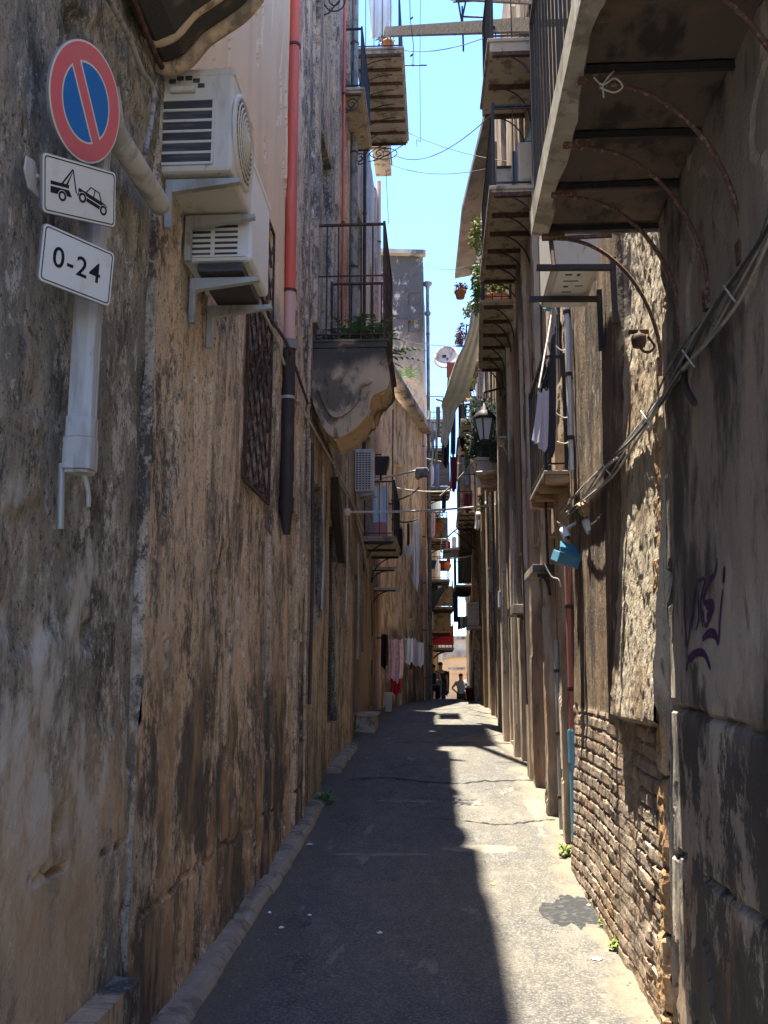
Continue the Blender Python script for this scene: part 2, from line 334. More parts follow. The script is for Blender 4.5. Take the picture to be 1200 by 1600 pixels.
def scroll_bracket(parent,y,xw,xo,z,drop,name='bracket'):
    b=MB();b.tube([(xw,y,z-.01),(xo,y,z-.01)],.012,6);w=xo-xw
    pts=[]
    for i in range(34):
        t=i/33;a=t*3.6*math.pi+math.pi;rr=(1-t*.82)*drop*.42
        pts.append((xw+w*.5+math.copysign(1,w)*math.cos(a)*rr*abs(w)/drop*1.05,y,z-drop*.5+math.sin(a)*rr))
    b.tube(pts,.009,5)
    b.tube([(xw,y,z-drop),(xw+w*.25,y,z-drop*.93),(xw+w*.62,y,z-drop*.55),(xo,y,z-.02)],.009,5)
    return b.build(name,M_iron,parent)
def slab_part(parent,xw,xo,y0,y1,z,th,m,joists=0,under=None,name='balcony',ragged=False):
    b=MB();b.box((xw,y0,z-th),(xo,y1,z))
    s=math.copysign(1,xo-xw);b.box((xo-s*.002,y0-.02,z-.035),(xo+s*.025,y1+.02,z+.004));b.box((xw,y0-.022,z-.035),(xo-s*.002,y0,z+.004))
    o=b.build(name,m,parent,bevel=.004)
    if joists:
        n=joists
        for i in range(n):
            j=MB();y=y0+.03+(y1-y0-.06)*i/(n-1);j.bar((xw,y,z-th-.02),(xo-s*.03,y,z-th-.02),.045,.04)
            j.build('joist',under or M_iron,o)
    return o
# ================================================================ THE GROUND
t=NT('worn_asphalt')
c=(0.112,0.101,0.084,1)
ns=lambda s,i,lo,hi,**k:t.rng(t.noise(s,i,**k),lo,hi)
c=t.mix(t.mul(ns((.8,.5,1),1,.42,.62),.8),c,(0.083,0.080,0.077,1))
c=t.mix(t.mul(ns((2.5,1.1,1),2,.54,.62,detail=9,rough=.7),.7),c,(0.173,0.157,0.128,1))
c=t.mix(t.mul(ns((2,1.2,1),3,.55,.63,detail=9,rough=.7),.75),c,(0.048,0.047,0.047,1))
c=t.mix(t.mul(ns((9,6,9),9,.48,.60,detail=10,rough=.75),.6),c,(0.166,0.150,0.125,1))
c=t.mix(t.mul(ns((14,7,9),10,.53,.62,detail=10,rough=.75),.6),c,(0.070,0.067,0.064,1))
c=t.mix(t.mul(ns((60,60,60),4,.5,.60,detail=3),.75),c,(0.218,0.198,0.166,1))
c=t.mix(t.mul(ns((95,95,95),5,.54,.66,detail=2),.7),c,(0.032,0.032,0.032,1))
c=t.mix(t.mul(ns((5,1.5,1),6,.62,.66,detail=8),.8),c,(0.243,0.218,0.173,1))
# dust and mortar along the right wall
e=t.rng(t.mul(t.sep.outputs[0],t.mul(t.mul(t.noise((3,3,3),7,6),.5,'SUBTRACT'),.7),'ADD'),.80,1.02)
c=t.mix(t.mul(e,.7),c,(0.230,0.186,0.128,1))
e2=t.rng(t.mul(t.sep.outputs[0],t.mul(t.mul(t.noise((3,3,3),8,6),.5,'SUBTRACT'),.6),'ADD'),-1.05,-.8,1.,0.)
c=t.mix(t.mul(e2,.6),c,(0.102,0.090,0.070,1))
t.l.new(c,t.b.inputs['Base Color']);t.b.inputs['Roughness'].default_value=.8;t.b.inputs['Specular IOR Level'].default_value=.35
n0=None
for i,(sc,st,di) in enumerate([((5,5,5),.5,.03),((45,45,45),.6,.012),((150,150,150),.6,.006)]):
    bb=t.n.new('ShaderNodeBump');bb.inputs['Strength'].default_value=st;bb.inputs['Distance'].default_value=di
    t.l.new(t.noise(sc,50+i,8,.65),bb.inputs['Height'])
    if n0:t.l.new(n0,bb.inputs['Normal'])
    n0=bb.outputs[0]
t.l.new(n0,t.b.inputs['Normal']);M_road=t.m
M_earth=mat('dusty_ground',(.28,.25,.20,1),[((.18,.16,.13,1),(1,1,1),.45,.6,.7)])
b=MB();b.box((-400,-400,-1.6),(400,600,-1.2));tag(b.build('ground',M_earth),kind='structure')
b=MB()
xs=np.concatenate([np.linspace(-9,-1.5,12)[:-1],np.linspace(-1.5,1.4,120),np.linspace(1.4,9,12)[1:]])
ys=np.concatenate([np.linspace(-60,3,60)[:-1],np.linspace(3,13,300),np.linspace(13,30,160)[1:],np.linspace(30,90,60)[1:]])
X,Y=np.meshgrid(xs,ys)
Z=np.interp(Y,GY,GZ)
k=np.ones(21)/21
RDZ=np.convolve(np.interp(np.linspace(-70,100,3401),GY,GZ),np.ones(61)/61,'same')
Z=np.interp(Y,np.linspace(-70,100,3401),RDZ)
Z=Z+.03*fbm(X*.9,Y*.7,5)+.008*fbm(X*6,Y*4,6)-.02*np.exp(-((X+.95)/.12)**2)
def roadz(x,y):
    return float(np.interp(y,np.linspace(-70,100,3401),RDZ)+.03*fbm(np.array([x*.9]),np.array([y*.7]),5)[0]+.008*fbm(np.array([x*6.]),np.array([y*4.]),6)[0])
b.grid(np.stack([X,Y,Z],-1),smooth=True);road=tag(b.build('road',M_road),kind='structure')
def strip(name,pts,w,m,lift=.004,jit=.3,seed=3):
    b=MB();n=len(pts);rr=random.Random(seed);vs=[]
    for i,(x,y) in enumerate(pts):
        x2,y2=pts[min(i+1,n-1)];x1,y1=pts[max(i-1,0)]
        d=Vector((x2-x1,y2-y1,0)).normalized();a=Vector((-d.y,d.x,0))*w/2*(1+rr.uniform(-jit,jit))
        for s in (-1,1): vs.append((x+s*a.x,y+s*a.y,roadz(x+s*a.x,y+s*a.y)+lift))
    b.add(vs,[(2*i,2*i+2,2*i+3,2*i+1)[::-1] for i in range(n-1)])
    return tag(b.build(name,m),kind='structure')
M_crack=mat('crack_tar',(.03,.028,.026,1),rough=.9)
rr=random.Random(5)
strip('road_crack',[(-1.0+i*.05,10.95+.13*math.sin(i*.21)+rr.uniform(-.03,.03)-(.1 if i>30 else 0)) for i in range(42)],.035,M_crack,.005,.7)
strip('road_crack',[(-.1+i*.05,9.05+.1*math.sin(i*.3+1)+rr.uniform(-.02,.02)) for i in range(24)],.018,M_crack,.006,.8)
strip('road_crack',[(-.6+i*.05,14.0+.1*math.sin(i*.33)+rr.uniform(-.02,.02)) for i in range(33)],.03,M_crack,.006,.6)
M_patch=mat('black_tar_patch',(.03,.03,.031,1),[((.08,.078,.074,1),(25,25,25),.5,.64,.8)],bump=[((90,90,90),.6,.006)])
M_cement=mat('cement_patch',(.21,.185,.145,1),[((.13,.118,.095,1),(9,9,9),.48,.62,.8)],bump=[((40,40,40),.5,.006)])
def blob(name,cx,cy,rx,ry,m,lift,seed):
    rr=random.Random(seed);b=MB();N=46;ph=[rr.uniform(0,6.28) for _ in range(6)]
    def rad(t): return 1+sum(.16/(k+1)*math.sin((k+2)*t+ph[k])*1.3 for k in range(6))+rr.uniform(-.13,.13)
    rs=[rad(2*math.pi*i/N) for i in range(N)];vs=[];K=5
    for k in range(K+1):
        for i in range(N):
            t=2*math.pi*i/N;q=k/K;x=cx+rx*rs[i]*q*math.cos(t);y=cy+ry*rs[i]*q*math.sin(t)
            vs.append((x,y,roadz(x,y)+lift*(1 if k<K else -.3)))
    b.add(vs,[(k*N+i,(k+1)*N+i,(k+1)*N+(i+1)%N,k*N+(i+1)%N) for k in range(K) for i in range(N)])
    return tag(b.build(name,m),kind='structure')
blob('tar_patch',.84,6.45,.17,.42,M_patch,.006,3)
blob('cement_patch',.93,9.7,.09,.55,M_cement,.006,4)
blob('cement_patch',.35,8.1,.42,.09,M_cement,.007,6);blob('cement_patch',-.45,7.9,.3,.05,M_cement,.007,8)
blob('cement_patch',-.35,9.9,.28,.06,M_cement,.007,9)
# kerb
M_kerb=mat('kerb_stone',(.30,.25,.19,1),[((.15,.125,.1,1),(5,5,5),.48,.62,.8),((.40,.35,.28,1),(12,12,12),.55,.66,.7),((.09,.09,.07,1),(3,3,3),.6,.68,.8)],bump=[((14,14,14),.6,.03),((80,80,80),.5,.006)])
b=MB();y=2.5;rr=random.Random(9)
while y<13.0:
    L=rr.uniform(.8,1.5);x1=-1.135+rr.uniform(-.012,.012)
    if not (10.0<y<10.5):
        n=26;ring=[]
        ysn=np.linspace(y,y+L-.006,n)
        prof=[(-1.30,.0),(-1.30,.055),(-1.2,.055),(x1-.03,.05),(x1-.006,.034),(x1+.012,0.01),(x1+.014,-.1)]
        g=np.array([[(px+.02*float(fbm(np.array([yy*5.]),np.array([px*9.]),3,3)[0]),yy,roadz(-1.1,yy)+pz+.03*float(fbm(np.array([yy*4.]),np.array([px*5.]),7,3)[0])) for yy in ysn] for px,pz in prof])
        b.grid(g,smooth=False,flip=True)
        for k in (0,-1): b.add([tuple(v) for v in g[:,k]],[tuple(range(len(prof)))])
    y+=L
tag(b.build('kerb',M_kerb),kind='structure')
# ================================================================ HOUSES, LEFT SIDE
def house(name,loc,label,cat='house'): return thing(name,loc,label,cat)
def recess_panel(parent,side,X,y0,y1,z0,z1,m,name='window',dz=.11,kind='shutter',frame=True,fm=None):
    """joinery set in a recess: frame + leaves; X = outer wall plane"""
    b=MB();s=side;xi=X-s*dz
    if kind=='shutter':
        n=int((z1-z0)/.045)
        mid=(y0+y1)/2
        for (a,c) in ((y0+.03,mid-.005),(mid+.005,y1-.03)):
            b.box((xi,a,z0),(xi+s*.035,a+.05,z1));b.box((xi,c-.05,z0),(xi+s*.035,c,z1))
            b.box((xi,a+.05,z0),(xi+s*.035,c-.05,z0+.07));b.box((xi,a+.05,z1-.07),(xi+s*.035,c-.05,z1))
            for i in range(1,n-1):
                z=z0+.05+i*.045
                if z>z1-.09: break
                b.bar((xi+s*.012,a+.05,z),(xi+s*.012,c-.05,z),.012,.04,(0,.0,1) if 0 else (s*.7,0,.7))
    else: b.box((xi-s*.01,y0,z0),(xi,y1,z1))
    o=b.build(name,m,parent)
    if frame:
        f=MB();w=.06;xf=X-s*(dz-.04)
        f.box((xi-s*.012,y0,z0),(xf,y0+w*.6,z1));f.box((xi-s*.012,y1-w*.6,z0),(xf,y1,z1));f.box((xi-s*.012,y0,z1-w),(xf-s*.003,y1,z1))
        if kind!='shutter': f.box((xi-s*.012,(y0+y1)/2-.02,z0),(xf-s*.005,(y0+y1)/2+.02,z1-w));f.box((xi-s*.012,y0,z0+(z1-z0)*.6),(xf-s*.008,y1,z0+(z1-z0)*.6+.03))
        f.build('frame',fm or M_shut,o)
    return o
XLf=lambda y:-1.26
LA=house('corner_house',(-3.2,1.3,0),'grey blotchy plaster house nearest the viewer on the left, behind the parking signs')
def hfA(Y,Z):
    h=-.02*sstep(.46,.5,fbm(Y*.7,Z*.9,77,5)+.5)*1
    h=h-.04*np.exp(-((Z-(.98-.05*(Y-2.8)+.05*fbm(Y*7,Y*0,91,4)))/.010)**2)*(fbm(Y*4,Z,5)>-.05)
    for i,(a,c) in enumerate([(2.75,1.35),(3.05,3.9),(2.6,2.2),(3.5,1.75),(3.3,1.1),(2.5,4.3)]):
        h=h-.05*np.exp(-(((Y-a)/.045)**2+((Z-c)/.05)**2))
    return h
facade('wall',1,lambda y:-1.275,-1.5,4.03,-1,8,.022,[(-2,3.93,-1,.44,.10)],M_near,LA,amp=(.012,.8,.005,11),zd=5.6,hf=hfA,seed=11)
LB=house('stained_house',(-3.2,6.6,0),'tan streaked house with peach upper plaster, a lattice window and the red drainpipe')
LATY=(6.02,6.86);LATZ=(2.85,4.92)
def hfB(Y,Z):
    edge=4.55+.16*fbm(Y*2,Y*0,33,5)*2-.35*sstep(6.4,7.0,Y)
    h=.012*sstep(0,.03,Z-edge)*(Y<7.45)
    h=h-.03*np.exp(-((Z-(.62+.07*fbm(Y*6,Y*0,8,4)))/.010)**2)*(fbm(Y*3,Z,95)>-.04)
    h=h+.014*(fbm(Y*1.3+5,Z*.5,41,5)>.07)
    h=h-.012*(fbm(Y*2.3+5,Z*1.1,43,5)>.12)
    return h
bwall=facade('wall',1,lambda y:-1.255,4.031,9.2,-1,14.5,.022,[(LATY[0],LATY[1],LATZ[0],LATZ[1],-.22),(7.05,7.12,-1,4.8,.02),(8.0,8.5,-1,3.0,-.03),(7.65,9.2,3.2,12,-.02),(8.7,9.1,1.0,1.9,-.05)],M_tan,LB,amp=(.012,.7,.004,11),zd=6.5,hf=hfB,seed=12)
w=recess_panel(LB,1,-1.255,LATY[0],LATY[1],LATZ[0],LATZ[1],M_glass,dz=.215,kind='pane')
b=MB();y0,y1=LATY;z0,z1=LATZ
b.bar((-1.235,y0-.03,z0),(-1.235,y0-.03,z1+.03),.02);b.bar((-1.235,y1+.03,z0),(-1.235,y1+.03,z1+.03),.02)
b.bar((-1.235,y0-.03,z1+.03),(-1.235,y1+.03,z1+.03),.02);b.bar((-1.235,y0-.03,z0-.01),(-1.235,y1+.03,z0-.01),.02)
for sgn in (1,-1):
    n=-6
    while n<9:
        pts=[]
        za=z0+n*.26;zb=za+(y1-y0)*1.15
        p=[(y0,za),(y1,zb)]
        # clip
        def clip(p):
            (ya,a),(yb,bb)=p;sl=(bb-a)/(yb-ya)
            if a<z0: ya+=(z0-a)/sl;a=z0
            if bb>z1: yb-=(bb-z1)/sl;bb=z1
            return ((ya,a),(yb,bb)) if yb>ya+.02 else None
        q=clip(p)
        if q:
            (ya,a),(yb,bb)=q
            if sgn<0: ya,yb=y0+y1-ya,y0+y1-yb
            b.bar((-1.235+sgn*.009,ya,a),(-1.235+sgn*.009,yb,bb),.010,.014,(1,0,0))
        n+=1
b.build('lattice_grille',M_rust,w)
# LC with the corbelled balcony
LC=house('balcony_house',(-3.2,11.7,0),'brown stained house with the big stone corbelled balcony and ferns')
fe=[(9.45,9.75,-1,4.4,.0),(9.75,10.25,2.1,3.6,-.16),(11.2,12.1,1.05,3.4,-.14),(12.9,13.5,2.2,3.2,-.14),(9.4,9.62,5.2,17,.05),(9.9,11.0,5.05,7.8,-.2),(11.25,11.45,5.2,17,.05),(12.3,13.3,9.5,12,-.18),(9.9,11.0,9.2,12,-.2),(9.75,9.88,5.05,17,.03),(11.05,11.15,5.05,17,.03)]
facade('wall',1,lambda y:-1.275,9.201,14.2,-1,13.6,.035,fe,M_brn,LC,amp=(.02,.8,.008,7),zd=13,seed=13,hf=lambda Y,Z:.012*(fbm(Y*1.3,Z*.5,61,5)>.05))
recess_panel(LC,1,-1.275,9.75,10.25,2.1,3.6,M_shut,dz=.12)
recess_panel(LC,1,-1.275,11.2,12.1,1.05,3.4,M_shut,name='door',dz=.1)
recess_panel(LC,1,-1.275,9.9,11.0,5.05,7.8,M_shutg,name='door',dz=.16)
recess_panel(LC,1,-1.275,9.9,11.0,9.2,12,M_shutg,dz=.16);recess_panel(LC,1,-1.275,12.3,13.3,9.5,12,M_shutg,dz=.14)
recess_panel(LC,1,-1.275,12.9,13.5,2.2,3.2,M_shut,dz=.1)
BZ=P(550,530,9.45).z;BX=P(605,535,9.45).x
# scrolled stone bracket, profile in (x from wall, z below slab)
def corbel(parent,xw,xo,y0,y1,z,drop,name='corbel',m=None):
    w=xo-xw;m=m or M_stone
    pr=[(0,0),(1.0,0),(1.02,-.10),(1.06,-.30),(1.03,-.43),(.93,-.49),(.85,-.52),(.80,-.60),(.78,-.70),(.68,-.81),(.52,-.91),(.36,-.96),(.22,-.90),(.12,-.76),(.05,-.63),(0,-.52)]
    lo=smooth_path([Vector((u,v,0)) for u,v in pr[2:]],4)
    b=MB();f=lambda u,v,t:(xw+u*w,t,z+v*drop);pr=[(0,0),(1.0,0)]+[(p.x,p.y) for p in lo]
    b.prism(pr,f,y0,y1)
    # raised scroll bands stepping out of both cheeks along the S curve
    Cv=lo[9:]
    for yy,s in ((y0,-1),(y1,1)):
        for k0,k1,t in ((1.0,.87,.05),(.74,.67,.03)):
            o=[(.30+(p.x-.30)*k0,-.12+(p.y+.12)*k0) for p in Cv];i_=[(.30+(p.x-.30)*k1,-.12+(p.y+.12)*k1) for p in Cv]
            for q in range(len(o)-1): b.prism([o[q],o[q+1],i_[q+1],i_[q]],f,yy+s*.001,yy+s*t)
    # convex mouldings under the belly
    for u0,v0,r in ((.95,-.47,.035),(.78,-.69,.035),(.34,-.95,.03)):
        b.tube([(xw+u0*w,y0-.01,z+v0*drop),(xw+u0*w,y1+.01,z+v0*drop)],r,10)
    return b.build(name,m,parent,bevel=.012)
def stone_balcony(parent,xw,xo,y0,y1,z,drop):
    b=MB();b.box((xw,y0,z-.09),(xo,y1,z));
    for i,(dx,za,zb) in enumerate([(.03,0,.03),(-.03,.09,.15),(-.07,.15,.20),(-.12,.20,.27)]):
        b.box((xw,y0-dx*.5 if dx>0 else y0-dx*.3,z-zb+ (.001 if i else 0)),(xo+dx,y1+dx*.5,z-za))
    o=b.build('balcony',M_stone,parent,bevel=.01)
    corbel(o,xw,xo-.02,y0,y0+.6,z-.1,drop)
    # moulded front between the corbels
    m=MB();n=14;w=xo-xw
    prof=[(xw+w*(.98+.05*math.sin(i/n*7)) - w*.25*(i/n)**2,z-.1-drop*.42*i/n) for i in range(n+1)]
    poly=[(xw,z-.1)]+prof+[(xw,z-.1-drop*.45)]
    m.prism(poly,lambda u,v,t:(u,t,v),y0+.605,y1-.05);m.build('moulded_front',M_stone,o)
    return o
balc=stone_balcony(LC,-1.275,BX,9.45,11.05,BZ,1.0)
h=P(550,350,9.45).z-BZ
railing(balc,[(-1.25,9.47),(BX-.03,9.47),(BX-.03,11.02),(-1.25,11.02)],BZ,h,step=.12,m=M_rust,r=.009,mid=[h*.55])
# small iron-bracket balcony higher up
z=P(545,148,12.5).z
o=slab_part(LC,-1.275,-.99,12.35,13.9,z,.07,M_slab);scroll_bracket(o,12.4,-1.275,-1.02,z-.07,.28);scroll_bracket(o,13.85,-1.275,-1.02,z-.07,.28)
railing(o,[(-1.25,12.38),(-1.01,12.38),(-1.01,13.87),(-1.25,13.87)],z,.95,step=.1)
scroll_bracket(LC,9.9,-1.275,-.95,P(540,38,10.6).z,.4)
# upper corbelled balcony of the corner house, seen from below at top left
UZ=P(300,-45,3.72).z
stone_balcony(LA,-1.275,-.62,2.3,3.62,UZ+.05,.62) if False else None
o=MB();o.box((-1.275,2.9,5.18),(-.6,4.0,5.32));o=o.build('balcony',M_stone,LB,bevel=.01)
def corbel2(parent,y0,y1,top,px):
    b=MB();pr=[(-1.275,top),(-.56,top),(-.60,top-.05)]
    pts=[P(a,c,y1) for a,c in px]
    pr+= [(p.x,p.z) for p in pts]
    pr+=[(-1.275,pts[-1].z)]
    b.prism(pr,lambda u,v,t:(u,t,v),y0,y1)
    o=b.build('corbel',mat('shade_dark_stone',(.05,.047,.045,1),[((.16,.12,.08,1),(5,5,3),.56,.64,.7)],bump=WB),parent,bevel=.012)  # near-black body colour stands in for the shade under the corbel
    b=MB();b.tube(smooth_path([(p.x+.01,y1+.0,p.z-.01) for p in pts],4),.035,8);b.tube(smooth_path([(p.x-.0,y1-.16,p.z+.005) for p in pts],4),.02,8)
    b.build('moulding',M_stone,o);return o
    return b.build('corbel',M_stone,parent,bevel=.012)
corbel2(o,3.42,3.95,5.18,[(400,-8),(378,18),(350,38),(318,60),(290,92),(262,104),(245,100)])
# LD cream house
LD=house('cream_house',(-3.2,17.2,0),'cream and pink plastered house with blue curtained balcony, far end of the left wall')
fe=[(15.0,15.9,1.0,3.2,-.15),(17.2,18.4,4.0,6.2,-.2),(16.2,16.9,2.0,3.3,-.13),(18.8,19.6,1.0,3.1,-.15),(15.1,16.3,11.2,13.6,-.2),(15.2,16.1,7.4,9.6,-.18),(18.2,19.2,7.6,9.8,-.18),(14.25,14.5,-1,14,.04),(19.7,20.0,-1,14,.04)]
facade('wall',1,lambda y:-1.30,14.201,20.4,-1,12.2,.05,fe,M_cream,LD,amp=(.02,.8,.008,7),seed=14,hf=lambda Y,Z:-.012*(fbm(Y*1.1,Z*.5,66,5)>.05))
for q in fe[:7]:
    recess_panel(LD,1,-1.30,*q[:4],M_curt if q[0]==17.2 else (M_shut if q[2]<7 else M_shutg),dz=-q[4]-.03,kind='shutter' if q[0]!=17.2 else 'pane',name='door' if q[2]<1.2 else 'window')
z=P(600,75,14.6).z
o=slab_part(LD,-1.30,P(629,75,14.6).x,14.6,17.4,z,.1,M_slab,joists=8,under=M_rust)
for yy in np.linspace(14.7,17.3,7): curve_bracket(o,yy,-1.30,-.7,z-.14,.35,r=.01,beam=False)
scroll_bracket(o,17.35,-1.3,-.6,z-.14,.35)
railing(o,[(-1.27,14.63),(-.56,14.63),(-.56,17.37),(-1.27,17.37)],z,1.0,step=.12)
z=P(598,222,19).z
o=slab_part(LD,-1.30,P(607,222,18.6).x,18.6,19.9,z,.3,M_slab)
scroll_bracket(o,18.7,-1.3,-1.0,z-.3,.3)
z=P(596,838,16.6).z
o=slab_part(LD,-1.30,P(617,838,16.6).x,16.6,18.9,z,.08,M_slab,joists=3);railing(o,[(-1.27,16.63),(-.75,16.63),(-.75,18.87),(-1.27,18.87)],z,.98,step=.13)
curve_bracket(o,16.7,-1.3,-.8,z-.1,.5);curve_bracket(o,18.8,-1.3,-.8,z-.1,.5)
for (yy,py,l) in ((18.95,886,0),(19.6,918,0)):
    z2=P(600,py,yy).z
    q=slab_part(LD,-1.30,-.82,yy,yy+.55,z2,.05,M_marble,name='door_canopy');curve_bracket(q,yy+.05,-1.3,-.86,z2-.05,.25)
# LE oblique house with a sloping coping, LF tall house behind, and the yellow row beyond
LE=house('angled_house',(-1.6,23.6,.9),'low angled house with bare orange plaster, where the laundry hangs by the bend')
xE=lambda y:-1.30+(y-20.41)*(.93/5.3)
facade('wall',1,xE,20.41,25.7,-1,8.2,.06,[(21.9,22.5,1.2,3.2,-.12),(23.6,24.1,2.0,3.0,-.12),(22.1,23.0,5.0,6.6,-.12)],mat('bare_orange_plaster',(.76,.58,.40,1),[((.86,.72,.54,1),(1.3,1.3,.8),.5,.58,.9,{'d':10,'r':.7}),((.2,.16,.12,1),(1.8,1.8,.8),.54,.62,.8,{'d':10,'r':.7}),((.26,.2,.14,1),(5,5,2),.48,.6,.7),((.05,.045,.04,1),(7,7,3),.58,.68,.8),((.1,.085,.07,1),(2.5,2.5,1),.38,.55,.8,{'z':(-5,-4,2.2,3.2),'jit':1.5})],bump=WB),LE,amp=(.05,.8,.02,5),seed=15)
b=MB();p=P(598,590,21.3);q=P(668,662,25.6)
b.bar((xE(20.41)+.08,20.42,8.55),(xE(25.7)+.08,25.7,8.22),.34,.16);b.build('coping',M_dk,LE)
for q in [(21.9,22.5,1.2,3.2),(23.6,24.1,2.0,3.0),(22.1,23.0,5.0,6.6)]:
    b=MB();xx=xE(q[0])-.1;b.box((xx-.02,q[0],q[2]),(xx,q[1],q[3]));b.build('window' if q[2]>1.5 else 'door',M_shut,LE)
LF=house('tall_weathered_house',(-1.6,27.5,.9),'tall house with black weathered top storey rising behind the low angled house')
zt=P(650,398,25.9).z
mF=mat('weathered_lime',(.48,.39,.29,1),[((.30,.24,.18,1),(1.2,1.2,.7),.45,.6,.7),((.06,.055,.05,1),(2.2,2.2,1.3),.40,.48,.95,{'z':(9.3,11.5,90,99),'d':12,'r':.78,'jit':2.}),((.12,.10,.085,1),(2.5,2.5,.7),.55,.63,.8,{'d':10,'r':.72})],bump=WB)
facade('wall',1,lambda y:-.325,25.75,31,-1,zt,.12,[(27,28,5,7,-.15)],mF,LF,amp=(.03,.6,.01,4),seed=16,depth=3.2)
b=MB();xs_=np.linspace(-3.2,-.325,60);zs_=np.linspace(6,zt-.02,120);XX,ZZ=np.meshgrid(xs_,zs_)
YY=25.72-.03*fbm(XX*2,ZZ*2,3,5)-.03*(fbm(XX*2.2,ZZ*1.5,9,4)>.08)
def rect(a,c,d,e): return (XX>a)&(XX<c)&(ZZ>d)&(ZZ<e)
for zz_ in (9.9,10.7): YY=np.where(rect(-.72,-.45,zz_+1.2,zz_+1.55),YY+.15,YY)
b.grid(np.stack([XX,YY,ZZ],-1),flip=False);b.build('gable',mF,LF)
b=MB();b.bar((-3.3,25.7,zt+.12),(-.25,25.62,zt-.10),.25,.12);b.build('coping',M_dk,LF)
LG=house('yellow_house',(-.4,38,.5),'yellow ochre house with red balcony box, beyond the bend on the left')
xG=lambda y:-.42+(y-31.01)*(.62/19)
facade('wall',1,xG,31.01,50,-1,11.6,.12,[(33,34.2,.5,2.8,-.2),(37,38,.5,2.8,-.2),(36,37,4.2,6.4,-.2),(42,43.2,.5,3,-.2)],mat('ochre_plaster',(.62,.44,.20,1),[((.45,.3,.14,1),(1.5,1.5,.4),.46,.6,.8),((.2,.14,.09,1),(4,4,.5),.55,.66,.8),((.66,.54,.36,1),(2,2,1),.5,.6,.6,{'z':(4,5,90,99)})],bump=WB),LG,amp=(.03,.6,.01,4),seed=17,depth=3)
for i,(y0,px,py,hh,c) in enumerate([(32.0,702,905,1.0,0),(33.5,700,842,.95,1),(31.4,703,760,1.0,2),(35.5,705,985,1.0,3),(38,709,1012,.9,4),(31.3,699,700,.9,5),(31.2,694,655,.8,5),(34,709,948,.9,3)]):
    z=P(px,py,y0).z;xo=P(px,py,y0).x
    o=slab_part(LG,xG(y0)-.05,xo,y0,y0+2.0,z,.09,M_slab,joists=4);railing(o,[(xG(y0),y0+.03),(xo-.03,y0+.03),(xo-.03,y0+1.97),(xG(y0+2),y0+1.97)],z,hh,step=.14)
    curve_bracket(o,y0+.1,xG(y0)-.05,xo-.1,z-.1,.5,r=.02);curve_bracket(o,y0+1.9,xG(y0)-.05,xo-.1,z-.1,.5,r=.02)
    if c in (1,2,3):
        b=MB();b.box((xo-.03,y0+.05,z+.02),(xo+.0,y0+1.95,z+hh*.8));b.box((xG(y0),y0-.015,z+.02),(xo-.03,y0+.012,z+hh*.8));b.build('parapet',[M_brn,M_wood,M_slab][c-1],o)
    if c==4:
        b=MB();b.box((xG(y0),y0-.02,z+.1),(xo,y0+.015,z+.85));b.build('red_panel',mat('red_panel',(.5,.03,.05,1),rough=.5),o)
# ================================================================ END OF THE LANE
EH=house('arched_building',(1.3,57,0),'orange rendered building with a pale arch closing the far end of the lane')
b=MB();b.box((-12,55,-1),(14,62,P(709,999,55).z));b.build('wall',M_pale,EH)
b=MB();b.box((-11.9,54.96,-1),(13.9,55,P(709,1050,55).z+.1));
b.build('lower_wall',M_orange,EH)
b=MB();zc=P(709,1052,55).z;xc=P(722,1050,55).x;n=30;r0=2.0
vs=[];
pts=[(xc+r0*1.25*math.cos(math.pi*i/n),zc+r0*.62*math.sin(math.pi*i/n)) for i in range(n+1)]
pts2=[(xc+r0*1.0*math.cos(math.pi*i/n),zc+r0*.45*math.sin(math.pi*i/n)) for i in range(n,-1,-1)]
b.prism(pts+pts2,lambda u,v,t:(u,t,v),54.8,54.97);b.build('arch',mat('arch_stone',(.42,.33,.24,1),[((.25,.19,.14,1),(4,4,4),.45,.6,.8)]),EH)
b=MB();b.prism([(u,v) for u,v in pts2[::-1]],lambda u,v,t:(u,t,v),54.9,54.955);b.build('arch_infill',M_orange,EH)
b=MB();b.box((-12,54.7,P(709,999,55).z),(14,55.3,P(709,999,55).z+.18));b.build('cornice',M_dk,EH)
b=MB();b.box((P(700,1040,54.9).x,54.86,P(700,1046,55).z),(P(727,1040,55).x,54.92,P(700,1043,55).z));b.build('ledge',M_dk,EH)
# ================================================================ HOUSES, RIGHT SIDE
XR=1.06
RA=house('plastered_house',(3,1.5,0),'dark stained plaster house at the right, with the big balcony overhead and purple graffiti')
def hfRA(Y,Z):
    h=-.03*np.exp(-((Z-(1.47+.04*(Y-4.4)))/.012)**2)
    h=h-.03*np.exp(-((Z-(.85+.06*fbm(Y*6,Y*0,9,4)))/.010)**2)*(fbm(Y*3,Z,93)>-.03)
    h=h+.03*np.clip(3.7-Z,0,3.9)+.012*(fbm(Y*1.2,Z*.8,55,5)>.06)-.03*sstep(4.28,4.4,Y)*(fbm(Y*6,Z*5,58,4)>.08)
    return h
facade('wall',-1,lambda y:1.085,-1.5,4.4,-1,7.2,.022,[],M_dk,RA,amp=(.012,.8,.005,11),zd=4.6,hf=hfRA,seed=31)
